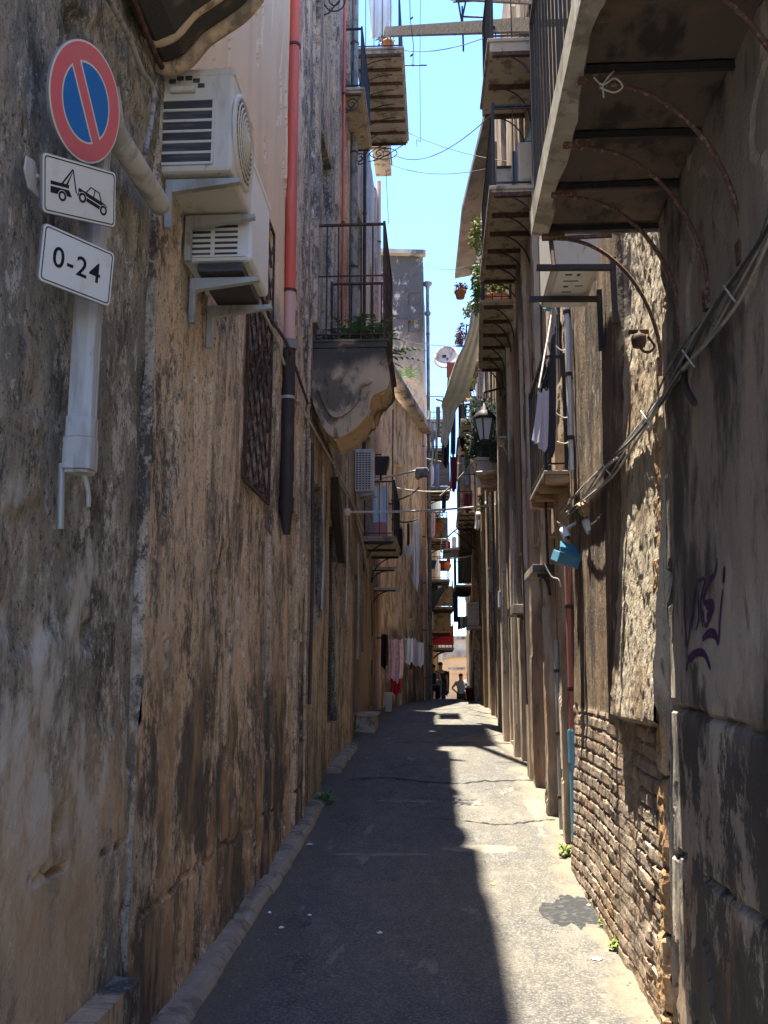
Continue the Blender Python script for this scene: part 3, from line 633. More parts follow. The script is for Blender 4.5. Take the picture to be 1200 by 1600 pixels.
# quoins of bare sandstone at the corner
M_quoin=mat('sandstone_quoin',(.45,.27,.13,1),[((.3,.17,.08,1),(9,9,5),.46,.6,.8),((.16,.1,.06,1),(24,24,14),.54,.64,.8),((.55,.4,.24,1),(5,5,3),.56,.66,.7)],bump=[((30,30,30),.8,.03),((120,120,90),.5,.006)])
b=MB();rr=random.Random(4);z=-.1;k=0
while z<2.6:
    hgt=rr.uniform(.26,.4);xx=1.055+rr.uniform(-.012,.01);n=14;m=9
    yy=np.linspace(4.40,4.50+.05*(k%2),m);zz2=np.linspace(z,z+hgt-.012,n);A,B=np.meshgrid(yy,zz2)
    XX=xx-.03*np.clip(3.7-B,0,3.9)-.026*fbm(A*34,B*30,k+3,4);XX[:, [0,-1]]+=.03;XX[[0,-1],:]+=.02
    b.grid(np.stack([XX,A,B],-1),flip=True);z+=hgt;k+=1
b.build('quoin',M_quoin,RA)
# big balcony
SZ=P(830,368,4.45).z;SX=P(830,368,4.45).x
print('slab',SX,SZ)
b=MB();n=60;ys=np.linspace(.3,4.45,160)
# pale ragged lip along the outer edge
lip=[SX+.075+.03*float(fbm(np.array([y*3.]),np.array([0.]),4,5)[0])*2 for y in ys]
vs=[];fs=[]
for y,l in zip(ys,lip): vs+=[(SX,y,SZ+.10),(SX,y,SZ),(l,y,SZ-.004),(l+.01,y,SZ+.03)]
for i in range(len(ys)-1):
    for k in range(3): fs.append((4*i+k,4*i+4+k,4*i+5+k,4*i+1+k))
b.add(vs,fs);b.box((SX,.3,SZ+.1),(1.3,4.45,SZ+.13));b.add([(SX,4.45,SZ),(1.3,4.45,SZ),(1.3,4.45,SZ+.1),(SX,4.45,SZ+.1)],[(0,1,2,3)])
bigb=b.build('balcony',mat('pale_lip_render',(.45,.41,.34,1),[((.22,.19,.15,1),(5,5,5),.46,.6,.8),((.6,.56,.48,1),(9,9,9),.55,.65,.7)],bump=[((30,30,30),.6,.01)]),RA)
bays=[.3,.75,1.2,1.65,2.1,2.6,3.18,3.61,4.02,4.43]
b=MB()
for a,c in zip(bays[:-1],bays[1:]):
    m=8;q=28;A,Bx=np.meshgrid(np.linspace(a+.02,c-.02,m),np.linspace(SX+.06,1.08,q))
    zz2=SZ+.035+.018*np.sin((A-a)/(c-a)*math.pi)+.012*fbm(A*5,Bx*5,int(a*9),4)
    b.grid(np.stack([Bx,A,zz2],-1))
b.build('soffit',M_under,bigb)
for y in bays:
    b=MB();b.bar((SX+.07,y,SZ+.022),(1.085,y,SZ+.022),.018,.03);b.build('joist',M_iron,bigb);b=MB();b.bar((SX+.05,y+.012,SZ+.0),(SX+.16,y+.012,SZ+.0),.03,.035);b.build('beam_end',M_rodrust,bigb)
for y in (2.1,2.6,3.18,3.61,4.02,4.43):
    b=MB();pts=[]
    for i in range(15):
        a=i/14*math.pi/2;pts.append((1.075-(1.075-SX-.12)*(1-math.cos(a)),y+.02,SZ-.02-.66*(1-math.sin(a))))
    b.tube(pts,.0095,7);b.box((1.05,y-.0,SZ-.72),(1.085,y+.045,SZ-.64));b.build('strut',M_rodrust,bigb)
b=MB();b.tube(smooth_path([(SX+.10,3.16,SZ-.02),(SX+.13,3.16,SZ-.05),(SX+.17,3.14,SZ-.04),(SX+.2,3.16,SZ-.06),(SX+.17,3.17,SZ-.075),(SX+.12,3.16,SZ-.06)],5),.0035,5);b.tube(smooth_path([(SX+.13,3.16,SZ-.05),(SX+.155,3.15,SZ-.02),(SX+.17,3.16,SZ-.0)],4),.003,5)
b.tube([(SX+.13,3.16,SZ-.05),(SX+.132,3.16,SZ-.10)],.003,5);tag(b.build('string_loop',M_cablew),'frayed string tied in a bow to the second beam under the big balcony','string')
railing(bigb,[(1.05,4.42),(SX+.03,4.42),(SX+.03,.35)],SZ+.13,1.0,step=.11,m=M_iron)
# brick and rubble house
RB=house('brick_house',(3,6,0),'house of bare crumbling brick with rubble stone above, right of the sunlit road')
def hfRB(Y,Z):
    Zw=Z+.03*np.sin(Y*1.7)+.02*fbm(Y*3,Z*2,3)
    course=.077;row=np.floor(Zw/course);fz=Zw/course-row
    yo=Y/.235+row*.5+.15*fbm(Y*0+row*3.1,row*1.7,9);fy=yo-np.floor(yo)
    m=sstep(0,.16,fz)*sstep(1,.82,fz)*sstep(0,.06,fy)*sstep(1,.94,fy)*(1-.8*sstep(.08,.2,fbm(Y*1.5,Z*2,19,4)))
    hb=vnoise(row*7.3,np.floor(yo)*3.1,12)*.014
    ers=fbm(Y*9,Z*13,15,4)
    brick=.011*m+hb*m*.6+.018*ers
    # rubble: eroded stone
    st=.010*fbm(Y*5,Z*3.2,22,3)+.026*fbm(Y*22,Z*10,25,4)+.022*np.abs(fbm(Y*15,Z*7,28,4))+.055*np.clip(3.7-Z,0,2.3)-.055
    rw=np.floor(Z/.3);gap=0*Z
    smooth=.01*fbm(Y*4,Z*3,35)+.004*fbm(Y*30,Z*12,36)
    isb=sstep(.02,-.02,Z-(1.38+.04*fbm(Y*3,Y*0,4)))
    left=sstep(5.40,5.48,Y+.25*fbm(Z*1.6,Z*0,6,4)*sstep(3.4,1.0,Z))
    upper=(1-left)*(st-gap+.0)+left*(smooth+.012)
    low=(1-left)*brick+left*(brick*.75+.006)
    # patch of surviving plaster among the rubble
    pl=0*Y
    upper=upper*(1-pl)+pl*(smooth+.03)
    return low*isb+upper*(1-isb)+.03*np.clip(3.7-Z,0,3.9)-.03
facade('wall',-1,lambda y:XR+.0,4.401,7.5,-1,7.0,.0115,[],None,RB,amp=(.004,1.0,0.,1),zd=4.7,hf=hfRB,seed=33)
tb=RB.children[0];me=tb.data
# brick below, rubble at centre strip, plaster beyond: three real surfaces with one material each
M_rbp=mat('stripped_brown_plaster',(.19,.13,.085,1),[((.30,.21,.13,1),(5,5,1.6),.48,.56,.8,{'d':10,'r':.74}),((.05,.042,.036,1),(3,3,1.2),.48,.62,.85,{'d':9}),((.28,.17,.09,1),(3,3,.4),.52,.62,.7),((.5,.43,.34,1),(9,9,4),.60,.65,.7)],bump=[((14,14,12),.9,.04),((50,50,40),1.,.02),((150,150,120),.6,.006)])  # brown plaster, its base darkened to stand in for shade on this stretch
me.materials.clear()
for mm in (M_brick,M_rub,M_rbp): me.materials.append(mm)
cen=np.zeros(len(me.polygons)*3);me.polygons.foreach_get('center',cen);cen=cen.reshape(-1,3)
off=np.array(tb.matrix_basis.translation);cy=cen[:,1]+0;cz=cen[:,2]+0
lim=5.28+.0*cz
idx=np.where(cz<1.38+.04*fbm(cy*3,cy*0,4),0,np.where(cy+.25*fbm(cz*1.6,cz*0,6,4)*sstep(3.4,1.0,cz)<5.44,1,2)).astype(np.int32)
me.polygons.foreach_set('material_index',idx);me.update()
# piers and doorways beyond
RC=house('pier_house',(3,9,0),'house of narrow worn piers behind the blue and red pipe, right side')
fe=[(7.55,7.7,-1,8,.0),(7.78,8.3,-1,3.6,-.16),(8.3,8.45,-1,8,.03),(8.7,9.3,-1,2.9,-.14),(9.3,9.5,-1,8,.06),(9.9,10.6,.35,3,-.15),(10.6,10.85,-1,9,.05),(7.8,8.6,4.1,6.2,-.15),(9.3,10.3,6.7,9,-.16)]
facade('wall',-1,lambda y:1.07,7.501,11,-1,10.5,.03,fe,M_rcol,RC,amp=(.008,1.0,.006,16),zd=7,seed=35,hf=lambda Y,Z:.012*(fbm(Y*3,Z*2.5,3,5)>.05))
for q in ((8.7,9.3,.2,2.9),(7.8,8.6,4.1,6.2),(9.9,10.6,.35,3),(9.3,10.3,6.7,9)):
    recess_panel(RC,-1,1.07,*q,M_shut,dz=.1,name='door' if q[2]<1 else 'window')
RD=house('shuttered_house',(3,13.5,0),'dark shuttered house with stacked iron balconies, middle of the right side')
xD=lambda y:1.05-(y-11)*.012
fe=[(11.05,11.3,-1,10,.05),(11.5,12.3,.5,3.1,-.16),(12.6,12.8,-1,10,.07),(13.1,13.9,.7,3.2,-.16),(14.2,14.45,-1,10,.08),(14.9,15.6,.7,3.2,-.16),(11.7,12.8,6.0,8.2,-.18),(13.4,14.4,5.0,7.3,-.18),(12.8,13.6,9,11,-.18)]
facade('wall',-1,xD,11.001,16.5,-1,11.2,.05,fe,M_rcol,RD,amp=(.01,.8,.006,12),seed=36)
for q in fe:
    if q[4]<0: recess_panel(RD,-1,xD(q[0]),max(q[0],0),q[1],q[2],q[3],M_shut if q[2]<4 else M_shutg,dz=.12,name='door' if q[2]<1 else 'window')
REh=house('vine_house',(3,20,.9),'tall house with a dark net and climbing plants, where the right side curves in')
xE2=lambda y:1.04+(y-16.5)*.004
fe=[(17.2,18,.8,3,-.16),(18.4,18.6,-1,11,.06),(19.3,20.1,.9,3.2,-.16),(21,21.3,-1,11,.08),(22.3,23.2,.9,3.2,-.16),(18,19,5,7,-.15),(21.5,22.6,5,7.2,-.15)]
facade('wall',-1,xE2,16.501,25,-1,12.2,.07,fe,M_cream,REh,amp=(.01,.8,.006,10),seed=37)
for q in fe:
    if q[4]<0: recess_panel(REh,-1,xE2(q[0]),q[0],q[1],q[2],q[3],M_shut,dz=.12,name='door' if q[2]<1 else 'window')
b=MB();pts=[(13.0,P(790,110,13.6).x,11.25),(20.3,.62,11.9),(24.9,.55,12.3)]
for (ya,xa,za),(yb,xb,zb) in zip(pts[:-1],pts[1:]):
    b.add([(xa,ya,za),(xb,yb,zb),(3.5,yb,zb+.5),(3.5,ya,za+.5),(xa,ya,za+.14),(xb,yb,zb+.14),(3.5,yb,zb+.64),(3.5,ya,za+.64)],[(0,1,2,3),(7,6,5,4),(0,4,5,1),(1,5,6,2),(3,7,4,0)])
b.build('eave',mat('eave_tiles',(.2,.165,.135,1),[((.12,.1,.08,1),(4,2,4),.46,.6,.8)],bump=[((8,3,8),.5,.03)]),REh)
RF=house('far_dark_house',(3,33,.5),'last house on the right before the arch, in deep shade with a white awning')
xF=lambda y:.92+(y-25)*.018
facade('wall',-1,xF,25.001,44,-1,9.0,.15,[(26,27,.9,3,-.2),(29,30,.9,3,-.2),(33,34,.8,3,-.2),(27.5,28.5,4,6,-.2)],M_brn,RF,amp=(.03,.6,.01,4),seed=38)
b=MB();a=P(716,690,25.3);c=P(716,856,25.3);b.box((a.x,25.3,c.z),(1.0,27.3,a.z));bay=b.build('enclosed_balcony',mat('brown_boarded_bay',(.17,.12,.09,1),[((.3,.2,.14,1),(6,6,1),.5,.6,.7),((.07,.05,.04,1),(3,3,3),.5,.62,.7)]),RF)
b=MB();a=P(722,712,25.28);c=P(745,758,25.28);b.box((a.x,25.27,c.z),(c.x,25.295,a.z));b.build('window',M_glass,bay)
b=MB();b.box((P(714,690,25.3).x,25.24,P(716,690,25.3).z),(1.0,27.35,P(716,684,25.3).z));b.build('cover_slab',M_slab,bay)
# iron balconies, right
def rbalc(parent,xw,Y0,Y1,pxo,py,nj=6,rh=1.0,st=.12,th=.06,m=None,mid=None,brk=True,far=None):
    z=P(pxo,py,Y0).z;xo=P(pxo,py,Y0).x;xf=(far-685)/1500*Y1 if far else xo
    b=MB();b.prism([(xw+.05,Y0),(xo,Y0),(xf,Y1),(xw+.05,Y1)],lambda u,v,t:(u,v,t),z-th,z);b.prism([(xw,Y0-.02),(xo-.025,Y0-.02),(xf-.025,Y1+.02),(xf+.04,Y1+.02),(xo+.04,Y0+.02),(xw,Y0+.02)],lambda u,v,t:(u,v,t),z-.035,z+.004)
    o=b.build('balcony',m or M_slab,parent,bevel=.004)
    for i in range(nj):
        q=i/(nj-1);y=Y0+.03+(Y1-Y0-.06)*q;j=MB();j.bar((xw,y,z-th-.02),(xo+(xf-xo)*q+.03,y,z-th-.02),.045,.04);j.build('joist',M_rust,o)
    railing(o,[(xw-.03,Y0+.03),(xo+.03,Y0+.03),(xf+.03,Y1-.03),(xw-.03,Y1-.03)],z,rh,step=st,m=M_iron,mid=mid)
    if brk:
        for i in range(nj):
            y=Y0+.03+(Y1-Y0-.06)*i/(nj-1);curve_bracket(o,y,xw,xo+(xf-xo)*i/(nj-1)+.08,z-th-.02,.42,m=M_iron,r=.009,beam=False)
    return o,z,xo
b2,zb2,xb2=rbalc(RC,1.07,9.3,11.6,768,292,6,P(790,163,9.3).z-P(768,292,9.3).z,.16,mid=[.9],far=762)
b3,zb3,xb3=rbalc(RD,1.0,11.75,14.4,752,470,6,P(790,392,11.8).z-P(752,470,11.8).z,.10,mid=[.25],far=757)
b1,zb1,xb1=rbalc(RC,1.07,9.2,10.4,765,62,3,1.0,.14,th=.14,far=768)
b4,zb4,xb4=rbalc(REh,.98,17.6,20.4,722,655,6,.95,.11,m=M_marble)
b5,zb5,xb5=rbalc(REh,.93,21.2,23.2,728,566,4,.0 or .9,.11,m=M_slab)
b6,zb6,xb6=rbalc(RF,1.0,27.5,30.5,711,914,7,P(730,858,27.5).z-P(711,914,27.5).z,.11,m=M_marble)
b7,zb7,xb7=rbalc(REh,.93,22.2,24.4,716,800,4,.9,.11)
# small plank-soled balconies lower down
def shelf(parent,name,pxl,pxr,py,Y,th,dY,m,label=None,n=4,gap=.11):
    a=P(pxl,py,Y);c=P(pxr,py,Y)
    b=MB();b.box((a.x,Y,a.z-th),(max(c.x,1.09),Y+dY,a.z));o=b.build(name,m,parent,bevel=.004)
    return o,a
o,a=shelf(RC,'balcony',850,905,735,6.98 if 0 else 7.55,.03,1.2,M_slab)
for i in range(4):
    b=MB();y=7.56+i*.38;b.box((a.x+.01,y,a.z-.10),(1.075,y+.09,a.z-.032));b.build('joist',M_plank,o)
railing(o,[(1.04,7.58),(a.x+.02,7.58),(a.x+.02,8.7),(1.04,8.7)],a.z,.95,step=.13,r=.006)
o,a=shelf(RC,'door_canopy',832,868,882,9.2,.07,.9,M_dk);curve_bracket(o,9.25,1.07,a.x+.05,a.z-.09,.2)
o,a=shelf(RD,'door_canopy',802,838,944,11.3,.10,.9,M_dk);curve_bracket(o,11.35,1.05,a.x+.05,a.z-.13,.2)
# ================================================================ SIGNS AND THEIR DUCT
def Rm(a,b_,c):
    ca,sa,cb,sb,cc,sc=math.cos(a),math.sin(a),math.cos(b_),math.sin(b_),math.cos(c),math.sin(c)
    return Matrix(((ca,-sa,0),(sa,ca,0),(0,0,1)))@Matrix(((1,0,0),(0,cb,-sb),(0,sb,cb)))@Matrix(((cc,0,sc),(0,1,0),(-sc,0,cc)))
def frame4(c,M3):
    M=M3.to_4x4();M.translation=Vector(c);return M
M_sred=mat('sign_red',(.72,.14,.17,1),[((.62,.19,.2,1),(9,9,9),.5,.62,.5)],rough=.35)
M_sblue=mat('sign_blue',(.0,.16,.52,1),[((.01,.2,.52,1),(9,9,9),.5,.62,.5)],rough=.35)
M_swhite=mat('sign_white',(.74,.72,.66,1),[((.60,.56,.47,1),(7,7,5),.52,.66,.5)],rough=.4)
M_sblk=mat('sign_black',(.015,.016,.022,1),rough=.4)
M_sback=mat('sign_back_metal',(.33,.33,.33,1),rough=.5,metal=.4)
class LM(MB):
    """flat artwork in the local (u, v) plane of a sign, front towards -n"""
    def __init__(s,M): super().__init__();s.M=M
    def poly(s,pts,t,th=.0006):
        n=len(pts);vs=[s.M@Vector((u,-t-th,v)) for u,v in pts]+[s.M@Vector((u,-t,v)) for u,v in pts]
        return s.add(vs,[tuple(range(n)),tuple(range(2*n-1,n-1,-1))]+[(i,n+i,n+(i+1)%n,(i+1)%n) for i in range(n)])
    def ring(s,r0,r1,t,c=(0,0),n=64,th=.0006):
        for i in range(n):
            a=2*math.pi*i/n;d=2*math.pi*(i+1)/n
            s.poly([(c[0]+r0*math.cos(a),c[1]+r0*math.sin(a)),(c[0]+r1*math.cos(a),c[1]+r1*math.sin(a)),(c[0]+r1*math.cos(d),c[1]+r1*math.sin(d)),(c[0]+r0*math.cos(d),c[1]+r0*math.sin(d))],t,th)
        return s
    def disc(s,r,t,c=(0,0),n=64,th=.0006):
        return s.poly([(c[0]+r*math.cos(2*math.pi*i/n),c[1]+r*math.sin(2*math.pi*i/n)) for i in range(n)],t,th)
def rrect(w,h,r,n=6):
    o=[]
    for cx,cy,a0 in ((w/2-r,h/2-r,0),(-w/2+r,h/2-r,90),(-w/2+r,-h/2+r,180),(w/2-r,-h/2+r,270)):
        for i in range(n+1):
            a=R(a0+90*i/n);o.append((cx+r*math.cos(a),cy+r*math.sin(a)))
    return o
# round no parking sign
c=P(135,160.6,2.9);M=frame4(c,Rm(1.34,.187,0));rD=.193
sg=thing('no_parking_sign',(c.x-.05,c.y+.02,c.z-.2),'round red and blue no parking sign with a diagonal bar, uppermost of the three signs','sign')
b=LM(M);b.disc(rD,-.012,th=.010);b.build('back_plate',M_sback,sg)
b=LM(M);b.disc(rD,-.002,th=.002);b.build('white_face',M_swhite,sg)
b=LM(M);b.ring(.131,.187,.0002);b.build('red_ring',M_sred,sg)
b=LM(M)
def seg(sgn,off,r=.124,n=24):
    # half disc on one side of the diagonal bar, in bar coordinates
    a0=math.acos(off/r);p=[]
    for i in range(n+1):
        a=-a0+2*a0*i/n;p.append((r*math.cos(a)*sgn,r*math.sin(a)*sgn))
    th=R(45);d=[]
    for x,y in p: d.append((x*math.cos(th)-y*math.sin(th),x*math.sin(th)+y*math.cos(th)))
    return d
b.poly(seg(1,.028),.0002);b.poly(seg(-1,.028),.0002);b.build('blue_field',M_sblue,sg)
b=LM(M);wv=.020;L=.135;th=R(-45)
b.poly([(x*math.cos(th)-y*math.sin(th),x*math.sin(th)+y*math.cos(th)) for x,y in ((-L,-wv),(L,-wv),(L,wv),(-L,wv))],.0005);b.build('diagonal_bar',M_sred,sg)
b=MB();b.bar(M@Vector((0,.012,.0)),(-1.24,M.translation.y+.15,M.translation.z),.03,.02);b.build('bracket',M_galv,sg)
def panel(name,c,M3,w,h,label):
    M=frame4(c,M3);sg=thing(name,(c.x,c.y,c.z-h/2),label,'sign')
    b=LM(M);b.poly(rrect(w,h,.016),-.012,.010);b.build('back_plate',M_sback,sg)
    b=LM(M);b.poly(rrect(w-.004,h-.004,.015),-.002,.002);b.build('white_face',M_swhite,sg)
    b=LM(M);o=rrect(w-.016,h-.016,.012);i_=rrect(w-.023,h-.023,.010);n=len(o)
    for k in range(n): b.poly([o[k],o[(k+1)%n],i_[(k+1)%n],i_[k]],.0002)
    b.build('black_border',M_sblk,sg)
    b=MB();b.bar(M@Vector((.02,.012,0)),(-1.235,c.y+.19,c.z),.03,.02);b.build('bracket',M_galv,sg)
    return sg,M
sg,M=panel('tow_away_sign',P(123.65+2.65,298.5+.87,2.9),Rm(1.17,.192,-.255),.325,.186,'white plate with a black tow truck lifting a car, middle of the three signs')
b=LM(M);T=.0003
def rot(pts,a,c): return [(c[0]+x*math.cos(a)-y*math.sin(a),c[1]+x*math.sin(a)+y*math.cos(a)) for x,y in pts]
def sc(pts): return [(x*.325,y*.186) for x,y in pts]
b.poly(sc([(-.40,.06),(-.16,.06),(-.16,-.00),(-.40,-.00)]),T);b.poly(sc([(-.40,-.03),(-.16,-.03),(-.12,-.14),(-.40,-.14)]),T)
b.ring(.009,.0165,T+.0007,(-.25*.325,-.155*.186),24);
b2_=LM(M);b2_.disc(.0185,T+.0002,(-.25*.325,-.155*.186),24);b2_.disc(.0185,T+.0002,(.02*.325,-.10*.186+.0),24);b2_.disc(.0185,T+.0002,(.315*.325,-.235*.186),24)
b2_.build('wheel_gap',M_swhite,sg)
b.poly(sc([(-.26,.06),(-.12,.34),(-.10,.34),(-.235,.06)]),T);b.poly(sc([(-.20,.06),(-.12,.28),(-.108,.30),(-.175,.06)]),T)
b.poly(sc([(-.115,.34),(-.10,.34),(-.055,-.05),(-.07,-.05)]),T)
carM=lambda pts:sc(rot(pts,0,(0,0)))
ca=-.43
def cr(pts): # tilted car, local metres
    cx,cy=.165*.325,-.10*.186
    return [(cx+x*math.cos(ca*.62)-y*math.sin(ca*.62),cy+x*math.sin(ca*.62)+y*math.cos(ca*.62)) for x,y in pts]
b.poly(cr([(-.068,-.004),(.068,-.004),(.068,-.016),(-.068,-.016)]),T);b.poly(cr([(-.068,.012),(-.03,.012),(.05,.012),(.066,.008),(.066,.0),(-.068,.0)]),T)
for q in ([(-.036,.012),(-.020,.038),(-.016,.038),(-.031,.012)],[(-.020,.038),(.022,.038),(.022,.034),(-.020,.034)],[(.022,.038),(.040,.012),(.034,.012),(.018,.036)],[(-.001,.036),(.003,.036),(.003,.012),(-.001,.012)]): b.poly(cr(q),T)
b.ring(.009,.0165,T+.0007,(.02*.325,-.10*.186),24);b.ring(.009,.0165,T+.0007,(.315*.325,-.235*.186),24)
b.build('tow_pictogram',M_sblk,sg)
sg,M=panel('hours_sign',P(122,415.7,2.9),Rm(1.045,.085,-.015),.287,.19,'white plate reading 0-24, lowest of the three signs')
def text_part(parent,body,M,size,dx,dz,m,name,t=.0003,bold=.0,sx=1.):
    cu=bpy.data.curves.new('lettering','FONT');cu.body=body;cu.size=size;cu.align_x='CENTER';cu.align_y='CENTER';cu.extrude=.0004;cu.offset=bold;cu.space_character=1.15
    tmp=bpy.data.objects.new('lettering_source',cu)
    me=bpy.data.meshes.new_from_object(tmp);bpy.data.objects.remove(tmp)
    v=np.zeros(len(me.vertices)*3);me.vertices.foreach_get('co',v);v=v.reshape(-1,3)
    out=[]
    for x,y,z in v: out.append(M@Vector((x*sx+dx,-t-.0004-z,y+dz)))
    me.vertices.foreach_set('co',np.array(out).reshape(-1));me.update();me.materials.clear();me.materials.append(m)
    for p in me.polygons:p.material_index=0
    o=bpy.data.objects.new(name,me);COL.objects.link(o);o.parent=parent;o.matrix_parent_inverse=Matrix.Translation(-wloc(parent));return o
text_part(sg,'0-24',M,.094,-.004,-.002,M_sblk,'hours_lettering',bold=.0008)
# cable duct
dt=thing('cable_duct',(-1.21,3.12,P(118,735,3.1).z),'grey white vertical cable duct behind the signs with a boxy capped lower end','duct')
b=MB();top=P(152,200,3.12);bot=P(121,655,3.12);xx=-1.205
sec=[(-.042,-.04),(.012,-.042),(.034,-.03),(.040,-.012),(.040,.012),(.034,.03),(.012,.042),(-.042,.04)]
def extr(b,sec,xx,yy,z0,z1,k=1.): b.prism(sec,lambda u,v,t:(xx+u*k,yy+v*k,t),z0,z1)
extr(b,sec,xx,3.13,bot.z,P(150,230,3.12).z);b.box((xx+.036,3.126,bot.z),(xx+.043,3.133,top.z-.05));b.build('channel',M_cond,dt)
b=MB();z0=P(118,733,3.1).z;z1=P(120,655,3.1).z
o=[(xx-.05,xx+.04)]
for (za,zb,k) in ((z0+.0,z0+.11,1.22),(z0+.11,z1+.01,1.12)):
    extr(b,sec,xx,3.13,za,zb,k)
extr(b,sec,xx,3.13,z0-.012,z0,1.05);b.build('end_cap',M_cond,dt,bevel=.004)
b=MB();b.tube(smooth_path([(xx+.0,3.15,z0),(xx+.01,3.16,z0-.04),(xx+.012,3.175,z0-.075),(xx+.012,3.18,z0-.115)]),.0085,8);b.build('cable_tail',M_cond,dt)
b=MB();b.tube([(-1.262,3.1,z0+.02),(-1.262,3.12,z0-.2)],.012,8);b.build('old_pipe_stub',M_galv,dt)
dp=MB();e=P(228,322,3.92);s_=P(172,205,3.25);dp.tube([(-1.20,3.16,s_.z+.12),(-1.2,s_.y,s_.z),(-1.215,e.y,e.z)],.047,14);tag(dp.build('drain_stub',M_cond),'thick stained pipe stub slanting down from behind the round sign','pipe')
b=MB();a=P(30,250,2.85)
pts=[(0,0),(.035,.012),(.06,-.02),(.05,-.05),(.075,-.07),(.02,-.075),(-.005,-.04)]
b.prism(pts,lambda u,v,t:(-1.262+t,2.68+u*1.5,P(20,250,2.7).z+v*1.2),0,.006)
b.tube([(-1.255,2.75,P(30,275,2.75).z),(-1.25,2.9,P(50,300,2.85).z)],.008,6)
tag(b.build('torn_sticker',M_cond),'torn pale scrap of plastic stuck on the grey wall left of the signs','plastic scrap')
# ================================================================ AIR CONDITIONERS
def ac_unit(label,x0,x1,y0,y1,z0,z1,style,fan=True,m=None,group='air conditioning units on the left wall',br=True,bz=0.):
    m=m or M_acw
    t=thing('air_conditioner',((x0+x1)/2,(y0+y1)/2,z0),label,'air conditioner',group)
    b=MB();b.box((x0,y0,z0),(x1,y1,z1));b.build('casing',m,t,bevel=.018)
    b=MB();b.box((x0-.004,y0-.004,z1-.03),(x1+.005,y1+.004,z1+.004));b.build('lid',m,t,bevel=.006)
    w=x1-x0;h=z1-z0
    b=MB();s=MB()
    if style=='slots':   # coil seen behind horizontal bars on the end that faces the viewer
        b.box((x0+.02*w,y0-.003,z0+.07*h),(x1-.25*w,y0-.001,z1-.30*h))
        n=6
        for i in range(n+1):
            z=z0+.07*h+(h*.63)*i/n;s.box((x0+.02*w,y0-.010,z-.006),(x1-.25*w,y0-.003,z+.006))
        s.box((x0+.02*w,y0-.010,z0+.07*h),(x0+.05*w,y0-.003,z1-.1*h));s.box((x1-.27*w,y0-.0105,z0+.07*h),(x1-.24*w,y0-.003,z1-.3*h))
        cx=x0+.34*w;cz=z1-.20*h
        s.tube([(cx-.06,y0-.01,cz),(cx+.055,y0-.01,cz)],.018,8)
        for i in range(5):
            a=R(20+i*28);r=.085
            b.box((cx+r*math.cos(a)-.016,y0-.003,cz+r*.75*math.sin(a)-.011),(cx+r*math.cos(a)+.016,y0-.001,cz+r*.75*math.sin(a)+.011))
    elif style=='louvre':
        for k in range(2):
            for i in range(8):
                z=z0+.06*h+i*.052*h*1.05
                xa=x0+w*(.10+.38*k);b.box((xa,y0-.003,z),(xa+w*.32,y0-.001,z+.012))
        s.box((x0+.02,y0-.008,z0+.02),(x1-.03,y0-.003,z0+.03))
    elif style=='grid':
        nx,nz=5,16
        b.box((x0+.05*w,y0-.004,z0+.05*h),(x1-.12*w,y0-.001,z1-.07*h))
        for i in range(nx+1):
            x=x0+.05*w+(w*.83)*i/nx;s.box((x-.008,y0-.012,z0+.05*h),(x+.008,y0-.004,z1-.07*h))
        for i in range(nz+1):
            z=z0+.05*h+(h*.88)*i/nz;s.box((x0+.05*w,y0-.0125,z-.007),(x1-.12*w,y0-.0045,z+.007))
    if b.v: b.build('coil_opening',M_acdark,t)
    if s.v: s.build('louvre',m,t)
    if fan:
        cy=(y0+y1)/2-.05*(y1-y0);cz=(z0+z1)/2;r=min(y1-y0,h)*.43;f=MB()
        Mx=Matrix(((0,0,1),(1,0,0),(0,1,0)))
        for k in range(9):
            q=r*(k+1)/9;f.lathe([(q-.004,.0+.028*(1-(q/r)**2)+.012),(q,.006+.028*(1-(q/r)**2)+.012),(q+.004,.028*(1-(q/r)**2)+.012)],(x1,cy,cz),32,Mx)
        for k in range(20):
            a=2*math.pi*k/20;f.bar((x1+.038,cy,cz),(x1+.012,cy+r*math.cos(a),cz+r*math.sin(a)),.004,.004)
        f.lathe([(r*.2,.038),(0.001,.044)],(x1,cy,cz),20,Mx);f.lathe([(r+.02,0),(r+.02,.012),(r,.016),(r-.006,.004)],(x1,cy,cz),36,Mx)
        f.build('fan_grille',m,t)
        f=MB();f.lathe([(r*.97,.003),(0.001,.003)],(x1,cy,cz),32,Mx);f.build('fan_opening',M_acdark,t)
    zb_=z0
    if br:
        for yy in (y0+.10*(y1-y0),y1-.14*(y1-y0)):
            k=MB();xw=-1.25 if x0<0 else 1.07;z0=zb_+bz
            sgn=1 if x0<0 else -1;xe=x1+.03 if sgn>0 else x0-.03
            k.prism([(xw+sgn*.031,z0-.012),(xe,z0-.012),(xe,z0-.032),(xw+sgn*.031,z0-.075)],lambda u,v,q:(u,q,v),yy,yy+.035);k.box((xw,yy,z0-.25),(xw+sgn*.03,yy+.035,z0-.012))
            k.build('bracket',M_galv,t)
    return t
a1=P(255,108,4.08);a2=P(345,112,4.08)
ac_unit('yellowed air conditioner with round fan, upper of the stacked pair beside the signs',P(243,265,4.05).x,-.93,4.05,4.52,P(280,268,4.05).z,P(300,110,4.05).z,'slots')
ac_unit('white boxy air conditioner with small side slots, lower of the stacked pair',P(282,400,4.53).x,-.925,4.53,5.02,P(330,408,4.53).z,P(330,255,4.53).z,'louvre',fan=False,m=M_acwhite,bz=-.055)
b=MB();b.box((-1.2,4.53,P(330,424,4.53).z),(-.97,5.0,P(330,411,4.53).z));tag(b.build('black_drip_tray',M_acdark),'black tray slung under the white air conditioner beside the lattice window','tray')
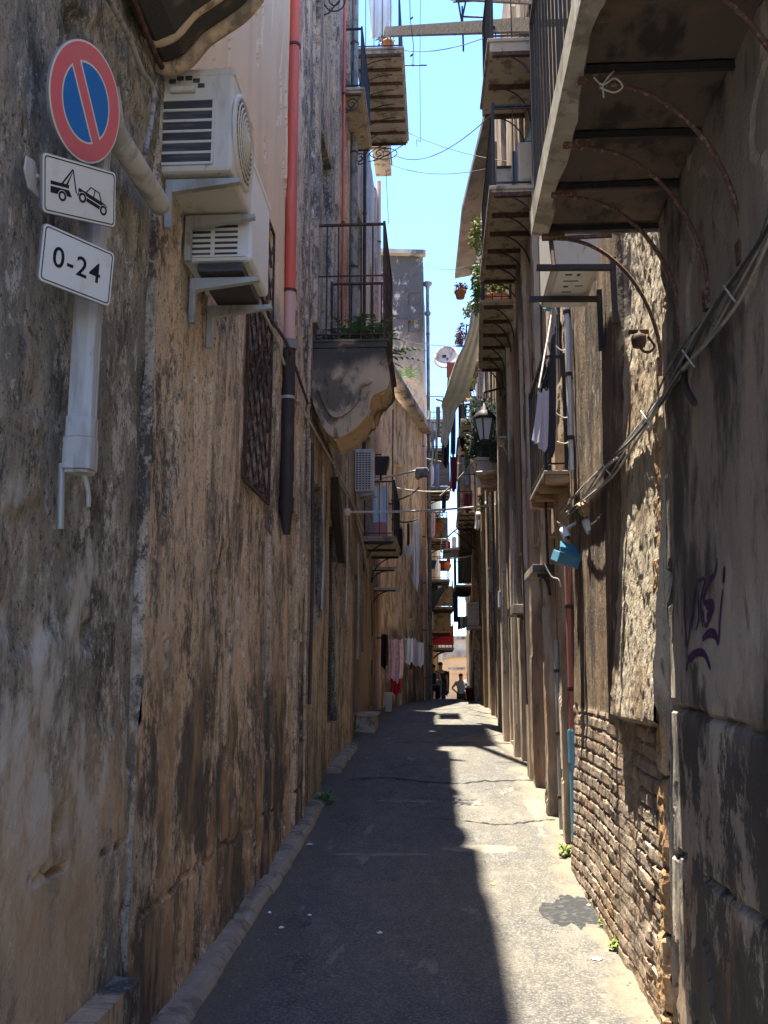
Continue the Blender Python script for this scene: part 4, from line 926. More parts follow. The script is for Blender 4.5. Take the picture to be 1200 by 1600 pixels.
ac_unit('grid fronted air conditioner under the stone corbel, above the blue curtained balcony',-1.29,P(583,735,14.8).x,14.8,15.2,P(565,768,14.8).z,P(565,702,14.8).z,'grid',fan=False)
ac_unit('air conditioner mounted on the yellow house, far left before the arch',P(664,980,32.5).x,P(677,980,32.5).x,32.5,33,P(670,982,32.5).z,P(670,956,32.5).z,'grid',fan=False,m=M_acwhite,br=False)
ac_unit('air conditioner hung above the red pot, far down the right side',P(731,978,24.3).x,P(749,978,24.3).x,24.3,24.8,P(740,977,24.3).z,P(740,941,24.3).z,'grid',fan=False,group='air conditioning units on the right side',br=False)
b=MB();zz_=P(740,977,24.3).z;b.box((P(729,978,24.3).x,24.25,zz_-.1),(1.2,24.85,zz_-.01));tag(b.build('wall_shelf',M_slab),'cement shelf carrying the far right air conditioner','shelf')
# unit seen from below on the right
z=P(950,418,5.4).z
t=ac_unit('dirty air conditioner on two steel arms beyond the big balcony, seen from below',.70,.99,5.47,6.1,z+.03,z+.56,'none',fan=False,group='air conditioning units on the right side',br=False)
b=MB();b.box((.74,5.50,z+.022),(.95,5.90,z+.029));
b.box((.76,5.94,z+.022),(.95,6.07,z+.029));b.build('base_tray',M_acwhite,t,bevel=.003)
b=MB();M3=Matrix(((1,0,0),(0,1,0),(0,0,1)))
for i,(x,y,w_,h_) in enumerate([(.79,5.42,.04,.02),(.86,5.42,.02,.03),(.79,5.52,.09,.012),(.80,5.60,.03,.02),(.87,5.6,.05,.01),(.80,5.69,.06,.01)]): b.box((x,y+.11,z+.019),(x+w_,y+.11+h_,z+.0215))
b.build('cut_marks',M_acdark,t)
for i,yy in enumerate((5.38,5.86)):
    b=MB();b.bar((.60,yy,z),(1.06,yy,z-.01),.035,.03);b.bar((1.045,yy,z-.35),(1.045,yy,z+.05),.03,.03)
    b.build('support_arm',M_iron,t)
b=MB();b.tube([(.70,5.36,z+.0),(.69,5.45,z+.28)],.014,6);b.bar((.64,5.4,z+.19),(1.05,5.4,z+.2),.02,.02);b.build('strap',M_rust,t)
# ================================================================ PIPES
dp=thing('drainpipe',(-1.19,7.5,2.8),'drainpipe red above, faded pink at the joint and black below, on the left wall','drainpipe')
yq=7.52;xq=-1.205
def zat(py,px=457): return P(px,py,yq).z
b=MB();b.tube([(xq,yq,zat(455)),(xq,yq,13)],.047,16);b.build('red_pipe',M_red,dp)
b=MB();b.tube([(xq,yq,zat(540)),(xq,yq,zat(452))],.050,16);b.build('pink_sleeve',M_pink,dp)
b=MB();b.tube([(xq,yq,zat(780)),(xq,yq,zat(538))],.056,16)
b.tube([(xq,yq,zat(800)),(xq,yq,zat(778))],[.06,.066],16);b.tube([(xq+.01,yq-.01,zat(835)),(xq,yq,zat(800))],[.03,.055],16);b.build('black_pipe',M_black,dp)
b=MB();b.tube([(xq,yq,zat(546)),(xq,yq,zat(532))],.066,16);b.build('joint_hoop',M_greypipe,dp)
for py in (72,455,536,622):
    b=MB();z=zat(py);b.tube([(xq,yq,z-.012),(xq,yq,z+.012)],.058,16);b.bar((-1.27,yq-.02,z),(xq,yq-.03,z),.018);b.bar((-1.27,yq+.05,z),(xq,yq+.04,z),.012);b.build('clamp',M_rust if py!=622 else M_galv,dp)
def pipe(name,pts,r,m,label,cat='pipe',group=None,clamps=0,n=10):
    b=MB();b.tube(pts,r,n);o=tag(b.build(name,m),label,cat,group)
    pts=[Vector(p) for p in pts]
    for i in range(clamps):
        t=(i+.5)/clamps;p=pts[0].lerp(pts[-1],t);q=MB();q.tube([p-Vector((0,0,.015)),p+Vector((0,0,.015))],r+.01,n);q.build('clamp',M_rust,o)
    return o
y=13.4;pipe('downpipe',[(-1.2,y,P(550,700,y).z),(-1.2,y,14)],.055,M_greypipe,'mottled grey downpipe running past the small scroll bracket balcony',group='pipes on the left wall',clamps=5)
y=12.2;pipe('thin_pipe',[(-1.24,y,4.8),(-1.24,y,12.5)],.018,M_red,'thin rusty red pipe left of the mottled grey downpipe',group='pipes on the left wall',clamps=4)
y=16.0;pipe('thin_pipe',[(-1.24,y,5.0),(-1.24,y,12.6)],.03,M_iron,'dark thin pipe behind the stone balcony railing, right of the grey downpipe',group='pipes on the left wall',clamps=4)
y=20.1;pipe('downpipe',[(-1.24,y,.9),(-1.24,y,12.6)],.05,M_pink,'pinkish downpipe at the far corner of the cream house',group='pipes on the left wall',clamps=4)
y=8.95;pipe('thin_pipe',[(-1.235,y,.3),(-1.235,y,5)],.016,M_brn,'narrow brown pipe below the stone balcony',group='pipes on the left wall')
p=P(660,700,25.6);pipe('downpipe',[(p.x,25.66,.9),(p.x,25.66,P(664,662,25.6).z)],.055,mat('salmon_pipe',(.62,.33,.22,1),rough=.6),'salmon downpipe down the corner of the low angled house',group='pipes at the bend',clamps=6)
pz=P(668,446,26)
o=pipe('downpipe',[(pz.x,26,.9),(pz.x,26,pz.z)],.05,M_greypipe,'tall grey downpipe with a hopper at its top against the sky',group='pipes at the bend',clamps=4)
b=MB();b.lathe([(.05,-.15),(.06,-.05),(.13,.02),(.13,.08)],(pz.x,26,pz.z),12);b.build('hopper',M_greypipe,o);b=MB();b.lathe([(.05,-.07),(.08,-.05),(.09,0),(.08,.05),(.05,.07)],(pz.x,26,P(668,490,26).z),12);b.build('collar',M_greypipe,o)
# right side pipes
y=7.42
o=pipe('downpipe',[(1.0,y,P(905,1140,y).z-.01),(1.0,y,P(903,885,y).z)],.026,mat('faded_red_pipe',(.42,.14,.10,1),[((.55,.42,.36,1),(5,5,.6),.5,.62,.7)],rough=.6),'thin red pipe whose lower length is a blue plastic sleeve',group='pipes on the right wall',clamps=2)
b=MB();b.tube([(1.0,y,P(907,1312,y).z),(1.0,y,P(905,1140,y).z)],.036,14);b.tube([(1.0,y,P(905,1192,y).z),(1.0,y,P(905,1142,y).z)],.042,14);b.build('blue_sleeve',M_bluep,o)
y=7.25
for i,(px,r,mm,lb) in enumerate([(889,.02,M_acwhite,'white waste pipe nearest the hanging garments, right wall'),(898,.028,M_galv,'zinc pipe right of the white waste pipe, above the plank balcony')]):
    p=P(px,600,y);pipe('waste_pipe',[(p.x,y+i*.1,P(px,735,y).z),(p.x,y+i*.1,P(px,440,y).z)],r,mm,lb,group='pipes on the right wall',clamps=3)
y=9.1;p=P(868,900,y)
y=11.2
for (px,yy,r,z0,z1,mm,lb) in [(838,10.9,.05,P(838,820,10.9).z,6.2,M_marble,'pale fat downpipe just beyond the white laundry'),(866,8.62,.022,.3,P(866,1000,8.6).z,M_galv,'thin grey pipe low on the pier beside the blue sleeve'),(757,22,.06,.9,P(757,780,22).z,M_red,'reddish downpipe left of the elbow pipe, deep right side'),(768,21,.05,.9,P(768,800,21).z,M_galv,'grey downpipe under the white elbow, deep right side'),(822,12.5,.04,.7,5.9,M_iron,'black pipe between the shuttered doors'),(812,12.95,.05,3.1,6.5,M_greypipe,'mottled pipe between two dark doors on the right'),(843,1.0,0,0,0,None,'')]:
    if mm is None: continue
    p=P(px,900,yy);pipe('downpipe',[(p.x,yy,z0),(p.x,yy,z1)],r,mm,lb,group='pipes on the right wall',clamps=3)
p=P(765,790,20.5);b=MB()
b.tube(smooth_path([(p.x+.12,20.5,.9),(p.x+.12,20.5,P(772,800,20.5).z),(p.x+.08,20.5,P(770,790,20.5).z),(P(757,789,20.5).x,20.5,P(757,789,20.5).z)],8),.075,12)
tag(b.build('elbow_pipe',M_marble),'fat pale pipe bending at an elbow into the lane, deep right side','pipe','pipes on the right wall')
# fat sleeve across at the same place
b=MB();a=P(744,806,21.5);c_=P(768,804,21.5);b.tube([a,c_],.09,12);tag(b.build('pipe_stub',M_marble),'short fat pale pipe poking out over the curved awning','pipe','pipes on the right wall')
# ================================================================ CABLES, LINES AND BEAMS
def cable(label,pts,r,m=None,group=None,k=6,name='cable',cat='cable'):
    b=MB();b.tube(smooth_path(pts,k),r,6);return tag(b.build(name,m or M_cable),label,cat,group)
g1='cables on the left wall'
X1=-1.235
cable('grey cable running down the wall from the top edge to the stacked air conditioners',[W(165,-10,X1),W(200,55,X1),W(222,110,X1),W(240,140,X1),W(236,190,X1),W(226,240,X1)],.012,M_cable,g1)
cable('thin dark cable beside the corbel above the air conditioners',[W(205,-10,X1),W(228,50,X1),W(250,100,X1),W(262,110,X1)],.014,M_rust,g1)
cable('drooping cable from the lower air conditioner across the lattice window to the black pipe',[W(402,470,-1.20),W(430,525,-1.22),W(445,570,-1.23),W(470,610,-1.23)],.012,M_cond,g1)
cable('cable passing behind the red pipe joint down towards the stone corbel',[W(405,455,X1),W(425,500,X1),W(447,535,-1.15),W(462,575,X1),W(485,640,X1),W(512,700,X1),W(530,745,X1)],.013,M_rust,g1)
cable('second cable sloping under the stone corbel',[W(465,625,X1),W(490,670,X1),W(510,705,X1),W(545,770,X1),W(568,830,X1)],.014,M_cond,g1)
cable('thick dark bundle of cables under the stone corbel',[W(515,690,X1),W(525,740,X1),W(538,765,X1),W(552,790,X1),W(566,850,X1),W(575,900,X1)],.03,M_cable,g1)
b=MB();p=W(520,745,-1.24)
b.prism([(0,0),(.5,-.32),(.95,-.85),(.8,-.95),(.4,-.62),(.1,-.38)],lambda u,v,t:(t,p.y+u,p.z+v),-1.26,-1.17);tag(b.build('cable_box',M_black),'black sloping cable cover below the stone corbel','cable cover')
# the heavy bundle on the right wall
base=[(1215,318),(1185,385),(1140,460),(1100,520),(1060,580),(1020,640),(985,690),(950,732),(915,770),(880,805)]
rr=random.Random(3)
nb=['uppermost','second','third','fourth','fifth','lowest']
for k in range(6):
    pts=[]
    for i,(px,py) in enumerate(base):
        o=(k-2.5)*4.0*(1-i*.055)+5*math.sin(i*1.3+k);p=W(px+o*.8+rr.uniform(-3,3),py+o*.9+rr.uniform(-3,3),1.035-.012*(k%3));pts.append(p)
    cable('%s grey cable of the thick bundle slanting down the right wall'%nb[k],pts,[.0055,.0075,.006,.009,.005,.007][k],[M_cable,M_galv,M_cableb,M_cable,M_cond,M_galv][k],'cable bundle on the right wall')
b=MB()
for j,(px,py) in enumerate([(1140,460),(1075,560),(1010,655),(948,735)]):
    q=W(px,py,1.03);q0=W(px-9,py-13,1.02);q1=W(px+10,py+13,1.02);q2=W(px,py,.985)
    b=MB();b.tube([q0+Vector((0,0,0)),q2,q1],.004,5);tag(b.build('cable_tie',M_cablew),['pale tie highest on the cable bundle near the right edge','pale tie on the cable bundle beside the loose black conduit','pale tie on the cable bundle over the rubble','lowest pale tie on the cable bundle above the camera'][j],'cable tie','ties on the cable bundle')
cable('loose black conduit bending below the cable bundle on the dark wall',[W(1075,545,1.05),W(1070,575,1.04),W(1072,605,1.02),W(1085,630,1.0)],.014,M_black)
cable('stiff pale wire sticking out of the plaster above the camera',[W(905,800,1.0),W(915,760,.97),W(940,735,.98),W(965,715,1.0)],.006,M_cablew)
# hanging meter lamp
t=thing('wall_lamp',P(1000,560,4.62),'squat brass bulkhead lamp on a curved arm over the rubble wall','wall lamp')
c=P(998,532,4.6)
b=MB();b.lathe([(.0,-.035),(.03,-.033),(.036,-.01),(.037,.012),(.03,.028),(.016,.034),(.014,.05),(0,.05)],c,18);b.build('lamp_body',M_rust,t)
b=MB();b.box((c.x-.05,c.y-.014,c.z+.036),(c.x+.05,c.y+.014,c.z+.055));b.build('cross_bar',M_rust,t,bevel=.004)
b=MB();b.tube(smooth_path([(c.x+.005,c.y,c.z-.03),(c.x+.02,c.y,c.z-.055),(c.x+.05,c.y,c.z-.06),(c.x+.075,c.y,c.z-.03),(1.05,c.y,c.z+.02)]),.007,6);b.build('arm',M_rust,t)
# cameras on the right wall
def dome(c,label,s=1.):
    t=thing('security_camera',c,label,'security camera','security cameras on the right wall')
    b=MB();M=Rm(R(25),R(-35),0)
    b.lathe([(.001,.05*s),(.032*s,.048*s),(.036*s,.02*s),(.036*s,-.05*s),(.03*s,-.055*s)],c,16,M);b.build('housing',M_acwhite,t)
    b=MB();b.lathe([(.03*s,-.054*s),(.02*s,-.06*s),(.001,-.066*s)],c,16,M);b.build('lens',M_glass,t)
    b=MB();b.tube([c+Vector((0,0,.03)),(1.06,c.y+.02,c.z+.09)],.012,8);b.build('bracket',M_acw,t)
dome(P(920,822,6.6),'white dome camera under the brown junction box');dome(P(883,833,7.2),'smaller bright camera left of it, above the blue tin box',.9)
b=MB();c=P(921,792,6.6);M=frame4(c,Rm(R(10),R(20),R(-25)));b.box((-.07,-.04,-.045),(.07,.05,.045),M);b.bar(c,(1.06,c.y,c.z+.03),.03);tag(b.build('junction_box',M_plank,bevel=.006),'brown slanted junction box above the dome camera','box')
t=thing('tin_box',P(887,880,7.0),'blue tin letter box tilted on the right wall above the red pipe','box')
M=frame4(P(887,868,7.0),Rm(R(12),R(15),R(16)))
b=MB();b.box((-.085,-.06,-.07),(.085,.09,.01),M);b.build('box_body',mat('blue_tin',(.07,.19,.27,1),[((.05,.14,.2,1),(9,9,9),.5,.62,.7)],rough=.5),t,bevel=.006)
b=MB();vs=[M@Vector(v) for v in ((-.09,-.065,.012),(.09,-.065,.012),(.06,.09,.085),(-.055,.09,.085),(-.09,-.065,.006),(.09,-.065,.006),(.06,.09,.079),(-.055,.09,.079))]
b.add(vs,[(0,1,2,3),(7,6,5,4),(0,4,5,1),(1,5,6,2),(2,6,7,3),(3,7,4,0)]);b.build('lid',mat('dark_blue_tin',(.05,.17,.25,1),rough=.5),t)
rr=random.Random(8)
for i,(px,py,px2,py2) in enumerate([(870,815,905,822),(850,880,872,905),(862,640,898,650),(870,690,900,680),(840,470,866,480),(862,535,892,545)]):
    a=P(px,py,7.5);c_=P(px2,py2,7.5);m_=(a+c_)/2+Vector((0,0,-.04))
    cable(['white looped wires in front of the white camera','wire trailing from the cement canopy to the blue box','short pale wire beside the white garment','short pale wire low on the waste pipes','pale wire tied up near the first iron balcony','short pale wire on the white waste pipe'][i],[a,m_,c_,c_+Vector((.02,0,-.06))],.005,M_cablew,'loose wires on the right')
# wires crossing the sky
g='wires across the sky'
def wire(label,a,c,sag,r=.006,m=None,grp=g): 
    b=MB();b.tube(cat_line(a,c,sag,18,.002),r,5);return tag(b.build('wire',m or M_cableb),label,'wire',grp)
wire('wire falling from the upper left balcony corner towards the right, one arm of the X',P(628,202,17.5),P(835,258,11.6),.12)
wire('wire rising to the right railing post, forming the other arm of the X',P(607,236,18.8),P(772,176,9.4),.35)
wire('lowest long wire crossing the sky under the X',P(607,255,18.8),P(760,264,13),.15)
wire('thin wire just under the timber beam',P(628,78,15),P(768,55,10),.1)
wire('wire crossing the sky level with the weathered top storey',P(665,412,26),P(740,412,17),.15)
wire('wire crossing in front of the satellite dish',P(622,530,24),P(752,541,18),.08)
wire('wire at the height of the satellite dish arm',P(664,536,26),P(735,538,18),.05)
b=MB();b.tube([P(657,-20,13),P(656,110,13),P(657,222,13)],.004,5);b.tube(smooth_path([P(657,222,13),P(651,218,13),P(652,230,13)]),.004,5);tag(b.build('wire',M_cableb),'thin hooked wire dangling straight down in the sky',"wire",g)
b=MB();b.tube([P(640,-10,13),P(641,30,13),P(646,70,13),P(645,104,13)],.006,5);b.tube([P(632,102,13),P(667,102,13)],.010,5)
for q in (30,88): b.bar(P(641,q,13),P(645,q-3,13),.03,.012)
tag(b.build('aerial',M_iron),'black aerial with a short cross rod hanging in the sky','aerial')
wire('thin vertical wire near the left roof corner',P(603,265,18),P(607,350,18),0.0)
b=MB();a=P(606,50,14.6);c_=P(852,38,9.3);b.bar(a,c_,.125,.14)
tag(b.build('timber_beam',M_wood),'heavy weathered timber beam propped across the lane near the top','beam')
b=MB()
for (x0,y0,x1,y1) in [(712,0,740,0),(716,2,722,38),(728,0,722,30),(722,10,724,80),(722,26,755,27),(715,36,710,55),(708,3,745,1)]:
    b.tube([P(x0,y0,11.6),P(x1,y1,11.6)],.013,5)
tag(b.build('aerial_mount',M_iron),'tangled black bracket of rods standing on the timber beam','bracket')
b=MB();b.bar(P(700,-4,11),P(860,4,8.7),.10,.05);tag(b.build('upper_beam',M_wood),'thin beam above the timber beam at the very top','beam')
# poles and lines lower down
def pole(label,a,c,r,m,name='pole',cat='pole',grp='poles across the lane'):
    b=MB();b.tube(cat_line(a,c,.06,8),r,7);return tag(b.build(name,m),label,cat,grp)
pole('long pale pole running from the left wall knob to the right side of the lane',P(540,800,12.5),P(820,782,17),.016,M_cablew)
b=MB();b.lathe([(.001,.05),(.04,.04),(.05,0),(.04,-.04),(.001,-.05)],P(542,800,12.5),10);tag(b.build('insulator',M_acwhite),'white knob at the left end of the long pale pole','insulator')
pole('pale slanting pole rising to the lantern',P(688,775,21),P(776,678,16.5),.018,M_cablew)
pole('whitish pole crossing at the level of the street lamp arm',P(616,762,20),P(710,766,22),.018,M_cablew)
pole('brown rod holding the laundry beside the lantern',P(682,624,19),P(760,630,17),.022,M_rust)
pole('dark iron rod crossing above the lantern to the fat downpipe',P(765,604,17),P(842,610,12),.012,M_rust)
pole('short dark washing pole beside the blue curtained balcony',P(612,782,17.2),P(655,762,18.5),.016,M_iron)
pole('black washing rod beneath it carrying garments',P(612,811,17.2),P(652,811,17.6),.014,M_iron)
pole('thin tall pole on the angled house',P(614,640,20.5),P(613,830,20.5),.014,M_iron)
pole('pale bar under the dark net, right side',P(745,737,16.2),P(820,731,14),.02,M_marble)
pole('white rod sticking out over the curved awning',P(683,872,26),P(753,864,25),.016,M_acwhite)
# ================================================================ LAMPS
def lantern(c,s,label):
    t=thing('street_lantern',c,label,'lantern')
    b=MB();n=6;k=s
    def ringp(r,z): return [(c[0]+r*k*math.cos(2*math.pi*i/n+.3),c[1]+r*k*math.sin(2*math.pi*i/n+.3),c[2]+z*k) for i in range(n)]
    lv=[ringp(.10,-.40),ringp(.19,.0)]
    b.add(lv[0]+lv[1],[(i,(i+1)%n,n+(i+1)%n,n+i) for i in range(n)]);b.build('glass',mat('lantern_glass',(.85,.85,.82,1),[((.6,.6,.56,1),(3,3,9),.5,.62,.5)],rough=.3,alpha=.8),t)
    b=MB()
    for i in range(n): b.bar(lv[0][i],lv[1][i],.012*k*2,.012*k*2)
    for L in lv:
        for i in range(n): b.bar(L[i],L[(i+1)%n],.022*k,.03*k)
    b.lathe([(.20*k,0),(.21*k,.03*k),(.13*k,.13*k),(.07*k,.17*k),(.07*k,.22*k),(.03*k,.24*k),(.02*k,.30*k),(.001,.31*k)],c,6)
    b.lathe([(.11*k,-.40*k),(.06*k,-.44*k),(.001,-.45*k)],c,6);b.build('lantern_frame',M_iron,t)
    b=MB();b.lathe([(.001,0),(.03*k,-.05*k),(.035*k,-.14*k),(.001,-.2*k)],(c[0],c[1],c[2]-.1*k),8);b.build('bulb',M_acwhite,t)
    return t
c=P(757,655,13.6);t=lantern(c,.82,'glass street lantern hanging on a bracket before the dark net')
b=MB();b.tube([c+Vector((0,0,.25)),(c.x,c.y,c.z+.40)],.012,6);b.tube(smooth_path([(c.x,c.y,c.z+.40),(c.x+.3,c.y,c.z+.46),(1.0,c.y,c.z+.3)]),.016,6);b.build('arm',M_iron,t)
t=thing('box_lantern',P(594,745,17),'small black box lantern right of the grid fronted air conditioner','lantern')
c=P(595,727,17);b=MB()
o=[(c.x+sx*w,c.y+sy*w,c.z+z) for z,w in ((-.16,.10),(.13,.16)) for sx,sy in ((-1,-1),(1,-1),(1,1),(-1,1))]
b.add(o,[(3,2,1,0),(4,5,6,7),(0,1,5,4),(1,2,6,5),(2,3,7,6),(3,0,4,7)]);b.build('lamp_shade',M_iron,t)
b=MB();b.tube([(c.x,c.y,c.z+.12),(c.x,c.y,c.z+.2),(-1.28,c.y,c.z+.2)],.014,6);b.tube([(c.x,c.y,c.z-.15),(c.x,c.y,c.z-.28)],.02,6);b.build('arm',M_iron,t)
t=thing('street_lamp',P(658,745,19.5),'grey green street lamp head on a long slanting arm over the lane','street lamp')
b=MB();b.tube([(-1.25,18.3,P(612,750,18.3).z),P(652,735,19.5)],.022,8);b.build('arm',M_galv,t)
c=P(660,737,19.5);b=MB();b.prism([(-.14,.07),(.10,.075),(.15,.0),(.12,-.12),(.02,-.10),(-.10,-.17),(-.15,-.1)],lambda u,v,q:(c.x+u,q,c.z+v),c.y-.09,c.y+.09);b.build('lamp_head',M_greypipe,t,bevel=.02)
# wrought iron lamp bracket deep right
c=P(808,683,13.2);b=MB();b.bar((1.0,13.2,c.z+.0),(c.x-.28,13.2,c.z+.005),.02)
b.tube([(1.0,13.2,c.z-.28),(c.x-.25,13.2,c.z)],.012,6)
for k,(u,v,r) in enumerate([(.12,-.07,.06),(-.02,-.05,.04)]):
    b.tube([(c.x+u+r*(1-i/22)*math.cos(i*.6),13.2,c.z+v+r*(1-i/22)*math.sin(i*.6)) for i in range(20)],.007,5)
tag(b.build('iron_bracket',M_galv),'grey wrought iron scroll bracket in front of the dark net','bracket')
# ================================================================ SATELLITE DISH
t=thing('satellite_dish',P(697,580,24),'pale satellite dish against the sky above the brown shelf','satellite dish')
c=P(697,558,24);M=Rm(R(-12),R(-12),0);Mx=M@Matrix(((1,0,0),(0,0,-1),(0,1,0)))
b=MB();rD=.335
b.lathe([(.001,-.10),(rD*.4,-.085),(rD*.7,-.05),(rD*.92,-.012),(rD,0),(rD,.008),(rD*.7,-.04),(rD*.4,-.075),(.001,-.09)],c,36,Mx);b.build('dish',M_marble,t)
b=MB();b.tube([c+Vector((-.28,-.05,.1)),c+Vector((-.08,-.4,-.12))],.012,6);b.box(tuple(c+Vector((-.1,-.45,-.15))),tuple(c+Vector((.0,-.38,-.09))));b.build('feed_arm',M_iron,t)
b=MB();b.tube([c+Vector((.03,.08,0)),c+Vector((.06,.14,-.5)),c+Vector((.02,.14,-1.1))],.03,8);b.build('mast',mat('blue_mast',(.1,.13,.22,1),rough=.5),t)
b=MB();a=P(698,566,23.0);c2=P(752,576,23.0);b.box((a.x,23,c2.z-.06),(c2.x+.2,23.5,a.z));tag(b.build('brown_shelf',mat('brown_red_paint',(.30,.10,.07,1),rough=.6)),'brown red shelf board below the satellite dish','shelf')
# ================================================================ CLOTH
def sheet(name,corners,m,label,cat='cloth',group='laundry',folds=5,amp=.03,nx=26,nz=26,parent=None,cutfn=None,th=.006,seed=1):
    """hanging cloth: corners TL,TR,BR,BL, folds run down the cloth"""
    TL,TR,BR,BL=[Vector(c) for c in corners];rr=random.Random(seed)
    nrm=(TR-TL).cross(BL-TL).normalized();ph=rr.uniform(0,6);ph2=rr.uniform(0,6)
    g=[[None]*(nx+1) for _ in range(nz+1)]
    for j in range(nz+1):
        for i in range(nx+1):
            u=i/nx;v=j/nz
            jg=.10*(.5*math.sin(u*5.1+ph2)+.35*math.sin(u*11+ph)+.25*math.sin(u*23+ph2));vv=v*(1+jg*v)
            p=TL.lerp(TR,u).lerp(BL.lerp(BR,u),vv)+(TR-TL)*(.07*math.sin(v*3+ph)*v)
            d=amp*(.35+v*.65)*(math.sin(u*folds*6.28+ph+1.2*v)+.5*math.sin(u*folds*2.7*6.28+ph2-v*2))
            g[j][i]=p+nrm*d+Vector((0,0,-.03*math.sin(u*math.pi*2)**2*(1-v)))
    b=MB();keep=lambda i,j:(cutfn is None or cutfn((i+.5)/nx,(j+.5)/nz))
    idx={};
    def vid(i,j,s):
        k=(i,j,s)
        if k not in idx: idx[k]=len(b.v);b.v.append(tuple(g[j][i]+nrm*s*th/2))
        return idx[k]
    for j in range(nz):
        for i in range(nx):
            if keep(i,j):
                for s in (1,-1):
                    q=[vid(i,j,s),vid(i+1,j,s),vid(i+1,j+1,s),vid(i,j+1,s)];b.f.append(tuple(q if s<0 else q[::-1]));b.sm.append(True)
    o=b.build(name,m,parent)
    if label: tag(o,label,cat,group)
    return o
def shirt(u,v): # hung by the hem upside or by the shoulders
    if v<.30: return True
    return .2<u<.8
def trousers(u,v): return v<.25 or u<.44 or u>.56
def tee(u,v): return (abs(u-.5)<.27) or (v<.32 and v>abs(u-.5)*.35)
def hang(name,x0,y0,x1,y1,Y,m,label,cut=None,cat='garment',dy=0,group='laundry on the low line by the bend',**k):
    return sheet(name,[P(x0,y0,Y),P(x1,y0,Y+dy),P(x1,y1,Y+dy),P(x0,y1,Y)],m,label,cat,group,cutfn=cut,**k)
hang('long_dress',584,996,594,1065,20.6,F_black,'long black garment, leftmost on the low line',folds=2,amp=.03)
hang('jacket',594,990,606,1042,20.9,F_black,'shorter black jacket right of the long black garment',folds=2,amp=.03)
hang('patterned_sheet',607,998,630,1062,21.3,F_pink,'pink patterned sheet hanging over the red cloth',folds=2,amp=.05,cat='sheet')
hang('red_cloth',610,1056,627,1084,21.4,F_red,'bright red cloth under the pink patterned sheet',folds=3,amp=.04,cat='cloth')
hang('jeans',628,998,636,1034,21.8,F_denim,'faded denim garment left of the white shirts',trousers,folds=1,amp=.02)
hang('shirt',632,996,645,1036,22.3,F_white,'white shirt next to the faded denim garment',folds=2,amp=.03)
hang('shirt',642,997,654,1038,23,F_lilac,'pale lilac shirt in the middle of the low line',tee,folds=2,amp=.03)
hang('dark_shorts',640,1028,650,1046,23.2,F_maroon,'dark maroon shorts below the lilac shirt',trousers,folds=1,amp=.02)
hang('towel',651,1003,662,1040,24,F_white,'pinkish white towel at the right end of the low line',folds=2,amp=.03,cat='towel')
b=MB();b.tube(cat_line(P(584,993,20.5),P(664,1002,24.6),.08,12),.006,5);tag(b.build('clothes_line',M_cablew),'low clothes line along the angled house','clothes line','clothes lines')
hang('shirt',622,824,629,866,18.6,F_black,'small black top on the upper washing rod',folds=2,amp=.02,group='laundry above the bend')
hang('dark_trousers',636,816,640,852,18.6,F_black,'narrow black trousers in front of the white cloth',folds=1,amp=.02,group='laundry above the bend')
hang('white_cloth',634,848,643,868,18.9,F_white,'crumpled white cloth below the narrow black trousers',folds=3,amp=.04,group='laundry above the bend')
hang('long_towel',646,815,655,915,19.3,F_white,'long white towel hanging beside the salmon downpipe',folds=1,amp=.03,group='laundry above the bend',cat='towel')
# the long tarpaulin and garments around it
Yt=19.5
def ribbon(name,path,m,label,cat,group,amp=.05,folds=4,nx=14):
    """cloth slung along a path of (left point, right point)"""
    b=MB();n=len(path);L=smooth_path([p[0] for p in path],6);Rr_=smooth_path([p[1] for p in path],6)
    vs=[]
    for j,(a,c) in enumerate(zip(L,Rr_)):
        for i in range(nx+1):
            u=i/nx;p=a.lerp(c,u)+Vector((0,amp*math.sin(u*folds*6.28+j*.15),0))
            vs.append(p)
    m_=len(L);b.add(vs,[(j*(nx+1)+i,j*(nx+1)+i+1,(j+1)*(nx+1)+i+1,(j+1)*(nx+1)+i) for j in range(m_-1) for i in range(nx)],True)
    o=b.build(name,m);md=o.modifiers.new('thick','SOLIDIFY');md.thickness=.008;return tag(o,label,cat,group)
tp=[(P(738,472,14.8),P(757,474,14.8)),(P(729,525,15.1),P(754,512,15.1)),(P(710,570,15.6),P(744,565,15.6)),(P(697,612,16.2),P(732,612,16.2)),(P(690,632,16.8),P(714,640,16.8)),(P(692,650,17),P(708,662,17)),(P(688,690,17.2),P(697,700,17.2))]
ribbon('tarpaulin',tp,M_tape if 'M_tape' in globals() else F_tarp,'long pale tarpaulin slung from the planted balcony down over the rod','tarpaulin','laundry slung high across the lane',amp=.05,folds=3)
gh='laundry slung high across the lane'
for (nm,x0,y0,x1,y1,Y,mm,lb,cut) in [
 ('striped_cloth',668,640,674,655,20,F_white,'tiny white striped cloth left of the tarpaulin end',None),
 ('dark_cloth',681,634,688,680,19,F_grey,'dark narrow cloth hanging at the left end of the brown rod',None),
 ('grey_trousers',674,672,684,728,20.5,F_grey,'light grey trousers hanging beside the yellow house balconies',trousers),
 ('black_shirt',690,670,702,727,19.8,F_black,'black garment hanging under the tarpaulin end',None),
 ('two_tone_cloth',704,630,712,712,19.4,F_navy,'long navy cloth right of the black garment',None),
 ('maroon_skirt',703,712,714,766,19.4,F_maroon,'dark maroon garment below the long navy cloth',None),
 ('black_towel',716,632,729,698,18.8,F_black,'black towel hanging on the brown rod nearest the lantern',None),
 ]: hang(nm,x0,y0,x1,y1,Y,mm,lb,cut,group=gh,folds=2,amp=.03)
b=MB();b.tube(cat_line(P(666,716,22),P(760,724,19),.05,10),.006,5);tag(b.build('clothes_line',M_cablew),'clothes line under the high garments','clothes line','clothes lines')
